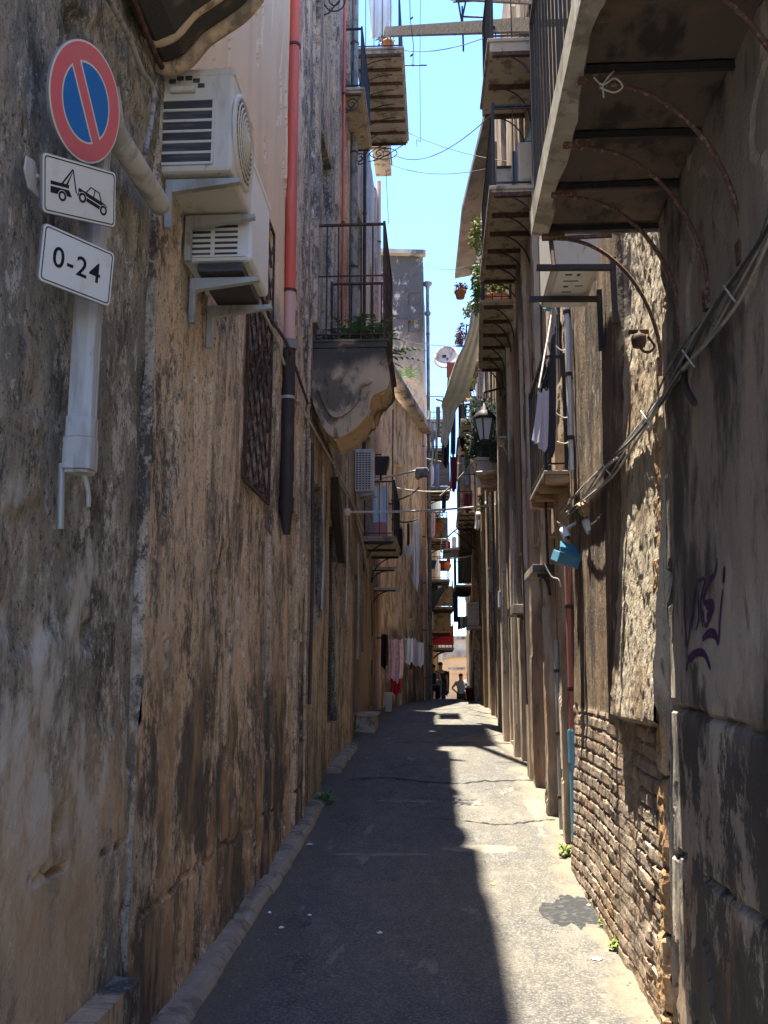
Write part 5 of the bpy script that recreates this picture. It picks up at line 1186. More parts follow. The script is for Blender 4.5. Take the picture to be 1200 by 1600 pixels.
# clothes by the right wall
gh='clothes beside the waste pipes'
sheet('dark_shirt',[P(858,560,7.0),P(868,500,7.4),P(866,700,7.4),P(850,690,7.0)],F_navy,'dark shirt hanging folded against the waste pipes','garment',gh,folds=2,amp=.02)
sheet('black_sleeve',[P(852,568,6.95),P(862,566,6.95),P(852,612,6.95),P(839,606,6.95)],F_black,'black sleeve end stuck out from the dark shirt','garment',gh,folds=1,amp=.01)
sheet('white_shirt',[P(841,610,6.9),P(858,604,6.95),P(858,702,6.95),P(834,690,6.9)],F_lilac,'lilac white shirt hanging left of the dark shirt','garment',gh,folds=2,amp=.02)
cable('rope the lilac white shirt hangs from',[P(842,606,6.9),P(850,560,7.0),P(862,480,7.2),P(858,395,7.4),P(870,385,7.6)],.007,M_cablew)
b=MB();c=P(857,478,7.2);rr=random.Random(2)
for i in range(30):
    v=Vector((rr.uniform(-.045,.045),rr.uniform(-.04,.04),rr.uniform(-.04,.04)));b.tube([c+v,c+v*.2+Vector((rr.uniform(-.03,.03),0,rr.uniform(-.03,.03)))],.006,5)
tag(b.build('rope_knot',mat('teal_plastic',(.12,.38,.36,1),rough=.5)),'tangled teal plastic knot on the rope by the first iron balcony','knot')
# ================================================================ PLANTS
def leaves(b,c,rad,n,size,rr,drop=0.,flat=.55):
    for _ in range(n):
        while True:
            v=Vector((rr.uniform(-1,1),rr.uniform(-1,1),rr.uniform(-1,1)))
            if v.length<=1: break
        p=Vector(c)+Vector((v.x*rad[0],v.y*rad[1],v.z*rad[2]))
        d=(Vector((rr.uniform(-1,1),rr.uniform(-1,1),rr.uniform(-.7,.7)-drop))+v*.6).normalized();s=size*rr.uniform(.6,1.3)
        a=d.cross(Vector((rr.uniform(-.5,.5),rr.uniform(-.5,.5),1))).normalized()*s*flat*.5
        n_=d.cross(a).normalized()*s*.12
        b.add([p,p+d*s*.45+a+n_,p+d*s,p+d*s*.45-a+n_],[(0,1,2,3)])
def plant(name,label,c,rad,n,size,m,group=None,cat='plant',pot=None,seed=1,drop=0.,clumps=5,stems=True):
    rr=random.Random(seed);c=Vector(c);base=c-Vector((0,0,rad[2]))
    t=thing(name,base,label,cat,group);b=MB()
    cs=[]
    for k in range(clumps):
        o=Vector((rr.uniform(-1,1)*rad[0]*.6,rr.uniform(-1,1)*rad[1]*.6,rr.uniform(-1,1)*rad[2]*.6));cs.append(c+o)
        leaves(b,c+o,(rad[0]*.5,rad[1]*.5,rad[2]*.5),n//clumps,size,rr,drop)
    b.build('foliage',m,t)
    if stems:
        b=MB()
        for q in cs: b.tube(smooth_path([base,(base+q)/2+Vector((rr.uniform(-.02,.02),0,.0)),q],3),.005,5)
        b.build('stem',M_fern,t)
    if pot:
        r,h=pot;b=MB();b.lathe([(.001,-h),(r*.72,-h),(r*.95,-.03),(r*1.08,-.03),(r*1.08,.01),(r*.9,.01),(r*.85,-.02),(.001,-.02)],base,16);b.build('pot',M_tile,t)
    return t
def fern(label,c,L,n,seed,group,spread=1.):
    rr=random.Random(seed);c=Vector(c);t=thing('fern',c,label,'fern',group);b=MB()
    for k in range(n):
        a=rr.uniform(0,6.28);el=rr.uniform(.5,1.3);l=L*rr.uniform(.6,1.1);pts=[]
        for i in range(9):
            q=i/8;pts.append(c+Vector((math.cos(a)*l*q*math.cos(el)*spread,math.sin(a)*l*q*math.cos(el)*spread,l*q*math.sin(el)-l*.45*q*q)))
        b.tube(pts,.003,4)
        for i in range(1,9):
            d=(pts[i]-pts[i-1]).normalized();sd=d.cross(Vector((0,0,1))).normalized()
            w=l*.20*(1-i/9.5)
            for s in (-1,1):
                e=pts[i]+sd*s*w+d*w*.5+Vector((0,0,-w*.2));b.add([pts[i]-d*.012,pts[i]+(e-pts[i])*.5-d*.010,e,pts[i]+(e-pts[i])*.5+d*.016,pts[i]+d*.012],[(0,1,2,3,4)])
    b.build('frond',M_fern,t);return t
gf='ferns on the stone balcony'
for i,(px,Y) in enumerate([(545,9.6),(562,10.0),(580,9.7),(592,10.3),(530,10.4)]):
    fern(['fern at the left of the stone balcony','fern in the middle of the stone balcony','tallest fern on the stone balcony','fern beside the front railing of the stone balcony','small fern at the back of the stone balcony'][i],(P(px,520,Y).x,Y,BZ+.005),.62,22,20+i,gf)
fern('fern growing out of the ledge right of the stone corbel',P(622,590,24),.55,14,31,'ferns on the angled house')
fern('fern sprouting from the coping of the angled house',P(637,590,24.5),.6,14,32,'ferns on the angled house')
gp='plants on the right balconies'
plant('climbing_plant','yellow green climber at the tip of the tiled eave',P(745,368,16),(.16,.3,.38),420,.07,M_leafl,gp,seed=2)
plant('potted_shrub','yellow green shrub filling the planted balcony behind its railing',P(775,430,12.6),(.25,.5,.32),700,.06,M_leafl,gp,pot=(.16,.2),seed=3)
plant('flowering_plant','orange flowering plant high on the planted balcony',P(793,430,12.2),(.08,.1,.07),60,.05,M_flow,gp,seed=4)
plant('trailing_plant','green creeper trailing at the outer corner of the planted balcony',P(745,450,13.2),(.10,.3,.45),500,.06,M_leaf,gp,seed=5,drop=.8)
plant('hanging_pot','bushy red green plant in a pot hung out over the lane',P(719,446,14.6),(.15,.15,.10),220,.05,M_purp,gp,pot=(.09,.12),seed=6,drop=.6)
plant('purple_plant','purple leaved plant hanging above the satellite dish',P(722,520,17.5),(.12,.3,.25),420,.06,M_purp,gp,seed=7,drop=.5)
plant('trailing_plant','pale green plant spilling below the hanging pot',P(732,478,16),(.1,.2,.16),200,.06,M_leafl,gp,seed=8,drop=.8)
plant('potted_plant','green plant in a terracotta pot behind the slung tarpaulin',P(727,596,19),(.18,.2,.25),240,.07,M_leafl,gp,pot=(.12,.16),seed=9)
plant('potted_plant','green plant above the red balcony goods on the yellow house',P(683,808,33),(.3,.5,.25),200,.10,M_leaf,gp,pot=(.2,.2),seed=10)
plant('vine','bright green vine beside the black towel',P(728,712,18.6),(.05,.1,.35),130,.06,M_leafl,gp,seed=11,drop=.8)
plant('vine','small green vine above the fat pipe stub',P(752,785,19.5),(.06,.1,.22),110,.06,M_leafl,gp,seed=12,drop=.8)
plant('potted_plant','small red leaved plant on the vine house ledge',P(800,640,14.2),(.13,.1,.05),70,.05,M_flow,gp,seed=13)
plant('potted_plant','plants in the high left balcony above the latticed soffit',P(606,62,14.8),(.18,.15,.06),90,.06,M_leaf,'plants on the left balconies',pot=(.1,.1),seed=14)
# dark green net with climbing growth
b=MB();a=P(735,612,16.2);c_=P(808,716,14.4)
sheet('shade_net',[P(733,618,16.8),P(806,640,14.2),P(806,716,14.2),P(733,716,16.8)],F_green,'dark green shade net stretched below the lantern bracket','net','nets and screens',folds=4,amp=.04)
b=MB();rr=random.Random(44)
for i in range(900):
    u=rr.random();v=rr.random();p=P(733,618,16.8).lerp(P(806,632,14.2),u).lerp(P(733,716,16.8).lerp(P(806,716,14.2),u),v)+Vector((-.06,-.05,0))
    leaves(b,p,(.02,.02,.02),1,.06,rr)
tag(b.build('ivy',mat('dark_ivy',(.03,.055,.03,1),[((.05,.09,.05,1),(9,9,9),.5,.6,.8)],rough=.6)),'dark ivy leaves clinging to the green shade net','ivy')
b=MB();p0=P(745,718,15.6);p1=P(808,760,15.6);b.box((p0.x,15.6,p1.z),(p1.x+.2,15.66,p0.z));b.box((p0.x-.02,15.56,p0.z-.02),(p1.x+.2,15.7,p0.z+.03));tag(b.build('cement_board',M_marble),'cream balcony panel directly beneath the shade net','panel')
# bottom weeds
gw='weeds along the wall feet'
for i,(px,py,s,m,lb) in enumerate([(508,1255,.13,M_fern,'dark weed tuft in the gap of the kerb'),(545,1150,.2,M_fern,'dark weeds by the stone step further up'),(962,1487,.07,M_leafl,'bright green weed closest to the viewer at the brick wall'),(888,1338,.09,M_leafl,'yellow green weed tuft under the blue sleeve'),(945,1448,.045,M_leafl,'tiny weed just above the bright green one')]):
    r_=ray(px,py);best=min([y*.05 for y in range(60,420)],key=lambda Y:abs(P(px,py,Y).z-gz(Y)));p=P(px,py,best);p.z=roadz(p.x,p.y)
    plant('weed',lb,p+Vector((0,0,s*.5)),(s*.8,s*.9,s*.5),110,s*.45,m,gw,seed=50+i,clumps=4)

# many thin cables and conduits running down the piers
rr=random.Random(77)
for i in range(11):
    y=rr.choice([7.7,7.75,8.5,8.62,9.35,9.45,10.7,10.8,11.1,11.2,12.4,12.7,14.0,14.3,15.8,16.3,17.1,18.5,19.2])+rr.uniform(-.06,.06)
    z0=rr.uniform(gz(y)+.2,3.2);z1=z0+rr.uniform(1.2,4.5);x=1.0-rr.uniform(0,.03)-.010*max(0,y-11)
    b=MB();b.tube(smooth_path([(x,y,z0),(x-.01,y+rr.uniform(-.03,.03),z0+(z1-z0)*.33),(x,y+rr.uniform(-.03,.03),z0+(z1-z0)*.7),(x,y,z1)],5),rr.choice([.008,.012,.016,.022]),6)
    tag(b.build('conduit',rr.choice([M_cable,M_cableb,M_cablew,M_galv,M_greypipe,M_rust])),'thin vertical conduit on the dark piers of the right wall','conduit','conduits on the right piers')
for i in range(9):
    y=rr.choice([9.3,10.2,11.6,12.9,14.8,16.9,18.0,19.3]);z0=rr.uniform(1.2,2.6);z1=z0+rr.uniform(.8,2.8);x=-1.235
    b=MB();b.tube(smooth_path([(x,y,z0),(x+.01,y+.03,(z0+z1)/2),(x,y-.02,z1)],5),rr.choice([.008,.012,.018]),6)
    tag(b.build('conduit',rr.choice([M_cable,M_cableb,M_cablew,M_galv])),'thin vertical conduit low on the left wall beyond the drainpipe','conduit','conduits on the left wall')
# ================================================================ SMALL THINGS ON THE BALCONIES
t=thing('metal_awning',P(725,835,24),'curved sheet metal awning with dark ribs, deep right side','awning')
b=MB();vs=[];n=10
for i in range(n+1):
    q=i/n
    for Y in (23.4,25.2):
        a=P(752,812,Y);c=P(699,838,Y);vs.append((a.x+(c.x-a.x)*q,Y,a.z+(c.z-a.z)*q**2.2))
b.add(vs,[(2*i,2*i+1,2*i+3,2*i+2) for i in range(n)],True);o=b.build('sheet',M_galv,t);md=o.modifiers.new('thick','SOLIDIFY');md.thickness=.02
for Y in (23.42,24.3,25.18):
    b=MB();pts=[]
    for i in range(n+1):
        q=i/n;a=P(752,812,Y);c=P(699,838,Y);pts.append((a.x+(c.x-a.x)*q,Y,a.z+(c.z-a.z)*q**2.2-.03))
    b.tube(pts,.018,5);b.tube([pts[-3],(.95,Y,pts[-1][2]-.3)],.014,5);b.build('rib',M_iron,t)
t=thing('white_awning',P(725,860,26),'flat white awning with a drooping front edge below the curved metal one','awning')
b=MB();a=P(752,852,25.6);c=P(692,858,25.6);b.add([(a.x,25.6,a.z+.05),(c.x,25.6,c.z),(c.x,27.4,c.z),(a.x,27.4,a.z+.05),(a.x,25.6,a.z-.07),(c.x,25.6,c.z-.03),(c.x,27.4,c.z-.03),(a.x,27.4,a.z-.07)],[(0,1,2,3),(7,6,5,4),(0,4,5,1),(1,5,6,2),(2,6,7,3),(3,7,4,0)]);b.build('canvas',F_white,t)
b=MB();b.tube([P(690,850,25.6),P(690,864,25.6),P(705,862,25.6)],.012,5);b.build('rod',M_iron,t)
b=MB()
for i in range(6):
    for j in range(7):
        p=P(722+i*3.6,795+j*6.2,25.3)
        if not (i%2==0 and j==6): b.box((p.x-.018,25.28,p.z-.018),(p.x+.018,25.32,p.z+.018))
a=P(718,770,25.34);c=P(745,842,25.34);b2_=MB();b2_.box((a.x,25.36,c.z),(c.x+.3,25.42,a.z));o=tag(b2_.build('lattice_screen',M_brn),'brown lattice screen with small light holes behind the curved awning','screen')
b.build('lattice_hole',M_marble,o)
b=MB();a=P(714,866,27.6);c=P(752,912,27.6);b.box((a.x+.02,27.58,c.z),(c.x+.2,27.60,a.z));tag(b.build('reed_screen',M_shut),'black screen tied behind the railing of the balcony under the white awning','screen')
# goods on the yellow house balcony
gb='goods on the yellow house balconies'
t=thing('planter_box',P(694,880,33),'red planter box on the lowest goods balcony','planter',gb);
b=MB();a=P(688,878,32.2);c=P(703,890,32.2);b.box((a.x,32.2,c.z),(c.x,32.7,a.z));b.box((a.x-.03,32.17,a.z),(c.x+.03,32.73,a.z+.05));b.build('box',mat('dark_red_plastic',(.30,.03,.04,1),rough=.5),t,bevel=.02)
t=thing('storage_tub',P(674,880,32.3),'blue tub beside the red planter box','tub',gb)
b=MB();a=P(672,884,32.3);b.lathe([(.001,-.1),(.16,-.1),(.21,.14),(.23,.14),(.23,.17),(.19,.17),(.16,-.05),(.001,-.05)],a,16);b.build('tub_body',mat('blue_plastic',(.04,.18,.34,1),rough=.4),t)
hang('red_garment',698,845,704,877,31.8,F_red,'red cloth hanging by the planter box',folds=1,group=gb,cat='garment')
b=MB();c=P(699,884,31.4);b.lathe([(.001,-.15),(.10,-.10),(.14,0),(.10,.10),(.03,.13),(.001,.14)],c,14);tag(b.build('orange_balloon',M_flow),'round orange bag dangling below the red cloth','bag',gb)
hang('white_cloth',706,838,713,860,30,F_white,'bright white cloth in front of the sky gap',folds=1,group=gb)
t=thing('drying_rack',P(697,858,31.5),'white drying rack frame leaning out over the yellow house balcony','rack',gb)
b=MB();q=[P(690,842,31.5),P(707,844,31.5),P(707,862,31.5),P(689,862,31.5)]
for i in range(4): b.tube([q[i],q[(i+1)%4]],.018,5)
b.tube([q[0].lerp(q[1],.5),q[3].lerp(q[2],.5)],.012,5);b.build('frame',M_acwhite,t)
# blue window curtain etc on left lower balcony
b=MB();c=P(594,828,17.0);b.box((c.x-.12,16.95,c.z-.14),(c.x+.10,17.15,c.z+.14));tag(b.build('red_crate',mat('faded_red_crate',(.55,.22,.18,1),rough=.6),bevel=.02),'faded red crate behind the railing of the blue curtained balcony','crate')
sheet('blue_curtain',[P(580,757,17.3),P(606,757,17.3),P(606,838,17.3),P(580,838,17.3)],M_curt,'pale blue curtain hanging across the low left balcony','curtain','nets and screens',folds=3,amp=.02)
sheet('plastic_sheet',[P(575,-5,14.9),P(613,-5,14.9),P(611,62,14.9),P(580,60,14.9)],M_acwhite,'clear white plastic sheet wrapped inside the top left balcony','plastic sheet','nets and screens',folds=4,amp=.03)
# cupboard and boards on the first right balcony
gc='things stored on the first right balcony'
t=thing('cupboard',P(822,280,10.3),'yellowed cupboard on the high right iron balcony','cupboard',gc)
a=P(809,222,10.0);c=P(838,283,10.0);b=MB();b.box((a.x,10.0,c.z),(c.x,10.35,a.z));b.build('cupboard_body',M_acw,t,bevel=.01)
b=MB();b.box((a.x+.02,9.985,c.z+.03),(c.x-.02,10.0,a.z-.03));b.box((c.x-.06,9.975,(a.z+c.z)/2-.05),(c.x-.045,9.985,(a.z+c.z)/2+.05));b.build('door',mat('cupboard_door',(.66,.52,.34,1),[((.5,.38,.25,1),(6,6,3),.5,.64,.6)],rough=.6),t)
b=MB();b.prism([(P(822,220,10.2).x,P(822,220,10.2).z),(P(838,220,10.2).x,P(838,220,10.2).z),(P(834,188,10.2).x,P(834,188,10.2).z)],lambda u,v,q:(u,q,v),10.2,10.22);tag(b.build('green_board',mat('mint_board',(.35,.55,.47,1),rough=.6)),'mint green triangular board behind the yellowed cupboard','board',gc)
t=thing('folding_table',P(797,288,10.6),'grey panel leaning beside the cupboard behind the railing','panel',gc)
b=MB();a=P(776,262,10.8);c=P(800,291,10.8);b.box((a.x,10.8,c.z),(c.x,10.84,a.z));b.build('panel_board',M_galv,t)
b=MB();b.bar((a.x,10.8,a.z),(c.x,10.8,a.z),.03);b.build('edge_trim',M_iron,t)
# roller blind / dark box lower left of lantern etc
b=MB();a=P(765,575,17.3);c=P(783,628,17.3);b.box((a.x,17.3,c.z),(c.x,17.6,a.z));tag(b.build('stone_block',M_slab,bevel=.03),'pale wall box beside the lantern arm','box')
# things on the road
b=MB();p=P(570,1120,15.6);z=roadz(-1.1,15.7);b.box((-1.30,15.3,z-.05),(-1.0,16.2,z+.22));b.box((-1.30,15.27,z+.22),(-.97,16.23,z+.27));tag(b.build('stone_step',M_slab,bevel=.012),'grey stone step jutting from the left wall','step')
t=thing('white_bin',(-.98,19.6,roadz(-1,19.6)),'off white plastic bin standing beneath the laundry','bin')
z=roadz(-1,19.6);b=MB();q=P(607,1085,19.6);b.lathe([(.001,.0),(.085,0),(.11,.36),(.12,.36),(.12,.38),(.10,.38),(.08,.04),(.001,.04)],(q.x,19.6,z),4,Rm(R(45),0,0));b.build('bin_body',M_acw,t,bevel=.01)
b=MB();b.tube([(q.x-.1,19.6,z+.36),(q.x+.1,19.6,z+.37)],.012,6);b.build('handle',M_acdark,t)
def pot(x,y,label,r=.12,h=.24,m=None,leaf=True,seed=1):
    z=roadz(x,y);t=thing('plant_pot',(x,y,z),label,'plant pot','pots along the lane')
    b=MB();b.lathe([(.001,0),(r*.7,0),(r*.95,h*.8),(r*1.08,h*.8),(r*1.08,h),(r*.9,h),(r*.85,h*.85),(.001,h*.85)],(x,y,z),16);b.build('pot',m or M_tile,t)
    if leaf:
        b=MB();rr=random.Random(seed);leaves(b,(x,y,z+h+.12),(r,r,.14),120,.08,rr);b.build('foliage',M_leaf,t)
    return t
q=P(735,1090,26);pot(q.x,26,'dark red pot at the foot of the right wall before the arch',.13,.34,mat('dark_red_pot',(.28,.03,.04,1),rough=.5),False)
q=P(633,1088,24);pot(q.x,24,'dark small pot under the lilac shirt',.10,.2,M_black,True,3)
sheet('white_bag',[P(729,1073,26)+Vector((0,0,.05)),P(737,1073,26),P(737,1084,26),P(728,1086,26)],F_white,'crumpled white bag on the dark red pot','bag','bags',folds=2,amp=.03)
# hose of white/blue things: laundry under far right balcony
gh='laundry under the far right balcony'
for i,(x0,x1,mm,lb) in enumerate([(715,719,F_navy,'navy cloth leftmost under the far right balcony'),(719,723,F_white,'narrow white cloth under the far right balcony'),(723,727,F_grey,'grey cloth in the middle under the far right balcony'),(727,731,F_lilac,'pale cloth rightmost under the far right balcony')]):
    hang('hung_cloth',x0,962,x1,984-i,28,mm,lb,None,group=gh,folds=1,amp=.02)
b=MB();
for k in range(3): b.tube([P(697,936+k*5,29),P(733,932+k*3,27.5)],.010,5)
tag(b.build('clothes_airer',M_acwhite),'white rods of a clothes airer reaching across the last sky gap','airer')
b=MB();a=P(708,925,28.2);c=P(716,972,28.2);b.box((a.x,28.2,c.z),(c.x,28.26,a.z));tag(b.build('dark_blue_panel',mat('navy_panel',(.03,.045,.10,1),rough=.6)),'dark navy panel beside the last sky gap','panel')
# table with goods, chairs
t=thing('blue_table',P(676,1090,33),'blue topped table standing where the lane bends','table')
zt=gz(33);tl=P(664,1063,33);tr=P(691,1063,33);zz=P(678,1066,33).z
b=MB();b.box((tl.x,32.8,zz-.04),(tr.x,33.5,zz));b.build('tabletop',mat('blue_tabletop',(.12,.28,.50,1),rough=.5),t,bevel=.01)
for x in (tl.x+.04,tr.x-.04):
    for y in (32.85,33.45):
        b=MB();b.bar((x,y,zt-.02),(x,y,zz-.04),.045);b.build('leg',M_marble,t)
rr=random.Random(12)
for i,(dx,mm,w) in enumerate([(.08,F_white,.07),(.2,F_red,.05),(.3,F_lilac,.09),(.42,F_pink,.07),(.5,F_grey,.06)]):
    b=MB();b.lathe([(.001,0),(w,.0),(w*1.1,.05),(w*.6,.10),(.001,.12)],(tl.x+dx,32.95+.1*(i%2),zz),9);tag(b.build('bundle',mm),['white bundle at the left end of the blue table','red bundle on the blue table','lilac bundle mid way along the blue table','pink bundle on the blue table','grey bundle at the right end of the blue table'][i],'bundle','bundles on the blue table')
t=thing('dark_chair',P(672,1090,32),'dark chair pushed against the blue table','chair')
c=P(672,1080,31.8);zc=gz(31.8)
b=MB();b.box((c.x-.2,31.6,zc+.42),(c.x+.2,32.0,zc+.46));b.build('seat',M_iron,t)
b=MB();b.box((c.x-.2,31.6,zc+.5),(c.x+.2,31.63,zc+.85));b.build('backrest',M_iron,t)
for sx in (-1,1):
    for yy in (31.62,31.98):
        b=MB();b.bar((c.x+sx*.18,yy,zc),(c.x+sx*.18,yy,zc+.44),.03);b.build('leg',M_iron,t)
# ================================================================ PEOPLE
def person(label,x,y,z,H,yaw,pose,top,bottom,hair=M_hair,skin=M_skin):
    """one skinned body; clothing as children. yaw 0 faces -Y (towards the viewer)"""
    t=thing('person',(x,y,z),label,'person','people at the end of the lane')
    s=H/1.75;cy,sy=math.cos(yaw),math.sin(yaw)
    def T(p): return (x+s*(p[0]*cy-p[1]*sy),y+s*(p[0]*sy+p[1]*cy),z+s*p[2])
    J=pose
    def skinmesh(name,verts,edges,rad,m,root=0,sub=2):
        me=bpy.data.meshes.new(name);me.from_pydata([T(v) for v in verts],edges,[]);o=bpy.data.objects.new(name,me);COL.objects.link(o)
        o.parent=t;o.matrix_parent_inverse=Matrix.Translation(-wloc(t))
        md=o.modifiers.new('skin','SKIN');sv=me.skin_vertices[0].data if me.skin_vertices else None
        if sv is None:
            me.skin_vertices.new() if hasattr(me.skin_vertices,'new') else None;sv=me.skin_vertices[0].data
        for i,r in enumerate(rad): sv[i].radius=(r*s,r*s) if not isinstance(r,tuple) else (r[0]*s,r[1]*s);sv[i].use_root=(i==root)
        sb=o.modifiers.new('smooth','SUBSURF');sb.levels=sub;sb.render_levels=sub;me.materials.append(m)
        return o
    j=J
    V=[j['pel'],j['waist'],j['chest'],j['neck'],j['head0'],j['head1']];E=[(0,1),(1,2),(2,3),(3,4),(4,5)];Rd=[.125,.115,.14,.055,.085,.085]
    for sd in ('L','R'):
        k=len(V)
        V+= [j['sh'+sd],j['el'+sd],j['wr'+sd],j['ha'+sd]];E+=[(2,k),(k,k+1),(k+1,k+2),(k+2,k+3)];Rd+=[.06,.042,.03,.032]
        # fingers
        h=Vector(j['ha'+sd]);d=(h-Vector(j['wr'+sd])).normalized();a=d.cross(Vector((0,1,0))).normalized() if abs(d.y)<.9 else Vector((1,0,0))
        for q,l in ((-.03,.065),(-.01,.08),(.01,.075),(.03,.06)):
            f=len(V);V+= [tuple(h+a*q+d*.03),tuple(h+a*q*1.2+d*(.03+l))];E+=[(k+3,f),(f,f+1)];Rd+=[.011,.008]
        f=len(V);V+= [tuple(h+a*.045*(1 if sd=='L' else -1)+d*.03)];E+=[(k+3,f)];Rd+=[.011]
        k=len(V)
        V+= [j['hip'+sd],j['kn'+sd],j['an'+sd],j['to'+sd]];E+=[(0,k),(k,k+1),(k+1,k+2),(k+2,k+3)];Rd+=[.085,.058,.042,.036]
    skinmesh('body',V,E,Rd,skin,0,1)
    skinmesh('top',[j['pel'],j['waist'],j['chest'],j['shL'],tuple((Vector(j['shL'])+Vector(j['elL']))/2),j['shR'],tuple((Vector(j['shR'])+Vector(j['elR']))/2)],[(0,1),(1,2),(2,3),(3,4),(2,5),(5,6)],[.15,.14,.165,.078,.068,.078,.068],top,1,2)
    skinmesh('trousers',[tuple(Vector(j['pel'])+Vector((0,0,-.02)))]+[j[q] for q in ('hipL','knL','anL','hipR','knR','anR')],[(0,1),(1,2),(2,3),(0,4),(4,5),(5,6)],[.145,.10,.075,.06,.10,.075,.06],bottom,0,2)
    for sd in ('L','R'):
        b=MB();a=Vector(j['an'+sd]);o=Vector(j['to'+sd]);b.tube([T(a+Vector((0,.03,-.03))),T((a+o)/2),T(o)],[.045*s,.045*s,.035*s],8);b.build('shoe',M_black,t)
    b=MB();h0=Vector(j['head0']);h1=Vector(j['head1']);c=(h0+h1)/2
    # hair cap: upper and back part of the head
    pts=[];n=14
    C=Vector(T(c+Vector((0,.015,.03))));
    for a in range(8):
        f=a/7*math.radians(95);pts.append((.092*s*math.sin(f)+.0005,.105*s*math.cos(f)))
    b.lathe(pts,C,n);b.build('hair',hair,t)
    b=MB();fc=Vector(T(c+Vector((0,-.095,-.01))));b.lathe([(.001,.03*s),(.012*s,0),(.014*s,-.015*s),(.001,-.02*s)],fc,6);
    b.build('nose',skin,t)
    b=MB()
    for sx in (-.032,.032):
        b.lathe([(.001,.009*s),(.010*s,0),(.001,-.009*s)],Vector(T(c+Vector((sx,-.088,.015)))),8)
    b.build('eyes',M_sblk,t)
    b=MB();b.tube([T(c+Vector((-.025,-.086,-.055))),T(c+Vector((.025,-.086,-.055)))],.006*s,5);b.build('mouth',F_maroon,t)
    return t
stand=dict(pel=(0,0,.95),waist=(0,.0,1.08),chest=(0,.0,1.32),neck=(0,0,1.47),head0=(0,-.01,1.56),head1=(0,-.015,1.67),
 shL=(-.18,0,1.38),elL=(-.24,.02,1.12),wrL=(-.20,-.08,.90),haL=(-.19,-.11,.83),shR=(.18,0,1.38),elR=(.25,.02,1.12),wrR=(.24,-.05,.88),haR=(.24,-.08,.80),
 hipL=(-.09,0,.88),knL=(-.10,-.02,.50),anL=(-.11,.02,.09),toL=(-.12,-.14,.03),hipR=(.09,0,.88),knR=(.11,-.02,.50),anR=(.12,.02,.09),toR=(.13,-.14,.03))
akimbo=dict(stand);akimbo.update(elL=(-.36,.06,1.16),wrL=(-.20,-.02,1.02),haL=(-.14,-.05,1.0),elR=(.36,.06,1.16),wrR=(.20,-.02,1.02),haR=(.14,-.05,1.0))
sit=dict(stand)
for k_,v_ in list(stand.items()):
    if k_[:2] in ('pe','wa','ch','ne','he','sh','el'): sit[k_]=(v_[0],v_[1]+(-.12 if k_[:2] in('ch','ne','he','sh') else 0),v_[2]-.45)
sit.update(hipL=(-.09,-.02,.48),knL=(-.13,-.44,.48),anL=(-.13,-.42,.09),toL=(-.14,-.58,.03),hipR=(.09,-.02,.48),knR=(.13,-.44,.48),anR=(.13,-.42,.09),toR=(.14,-.58,.03),elL=(-.26,-.2,.68),wrL=(-.16,-.40,.62),haL=(-.12,-.46,.60),elR=(.26,-.2,.68),wrR=(.16,-.40,.62),haR=(.12,-.46,.60))
def at_top(px,py,Y,H):
    p=P(px,py,Y);return p.x,Y,p.z-H
x,y,z=at_top(688,1034,34.5,1.74);person('man in a dark top standing behind the blue table',x,y,z,1.74,.25,stand,F_black,F_navy)
x,y,z=at_top(720,1052,38,1.70);person('person with hands on hips seen from behind, in a blue grey shirt',x,y,z,1.70,math.pi,akimbo,F_blue,F_black)
x,y,z=at_top(732,1051,39.5,1.62);person('person in a pale top half hidden behind the one with hands on hips',x,y,z,1.62,math.pi-.5,stand,F_white,F_denim)
x,y,z=at_top(676,1052,34.0,1.33);person('dark haired person sitting behind the blue table',x,y,gz(34)-.02,1.72,.2,sit,F_grey,F_navy)
hang('long_coat',693,1048,702,1085,35.2,F_black,'long dark coat draped beside the standing man',folds=1,amp=.03,group='hung things by the table',cat='coat')
# ================================================================ GRAFFITI (paint on the wall, its own thin layer)
t=thing('graffiti',W(1120,1040,1.08),'purple scrawled graffiti on the dark plaster at the right','graffiti')
M_gr=mat('purple_spray_paint',(.05,.02,.085,1),[((.09,.05,.13,1),(14,14,8),.48,.62,.8)],rough=.6)
Z_=lambda x,y:(900+x/4,700+y/4)
strokes=[([(765,905),(755,1010),(770,1130),(785,1240),(800,1150),(805,1060)],.0045),([(835,830),(880,820),(870,900),(860,1000),(875,1120)],.005),([(960,690),(950,780),(905,850),(880,960),(935,965),(940,1010),(895,1110),(870,1010)],.006),
 ([(1012,740),(1010,845)],.007),([(1003,880),(990,1050),(985,1220)],.005),([(880,1195),(915,1160),(960,1165),(985,1225)],.009),([(785,1395),(800,1320),(850,1280),(900,1290),(940,1380)],.008),([(820,850),(818,960),(815,1130)],.004),([(840,900),(850,1060),(835,1140)],.004),([(895,985),(930,1010),(900,1060)],.009)]
from mathutils.bvhtree import BVHTree
for o in RA.children:
    if o.name.startswith('wall'): wobj=o
me=wobj.data;bv=BVHTree.FromPolygons([tuple(v.co) for v in me.vertices],[tuple(p.vertices) for p in me.polygons])
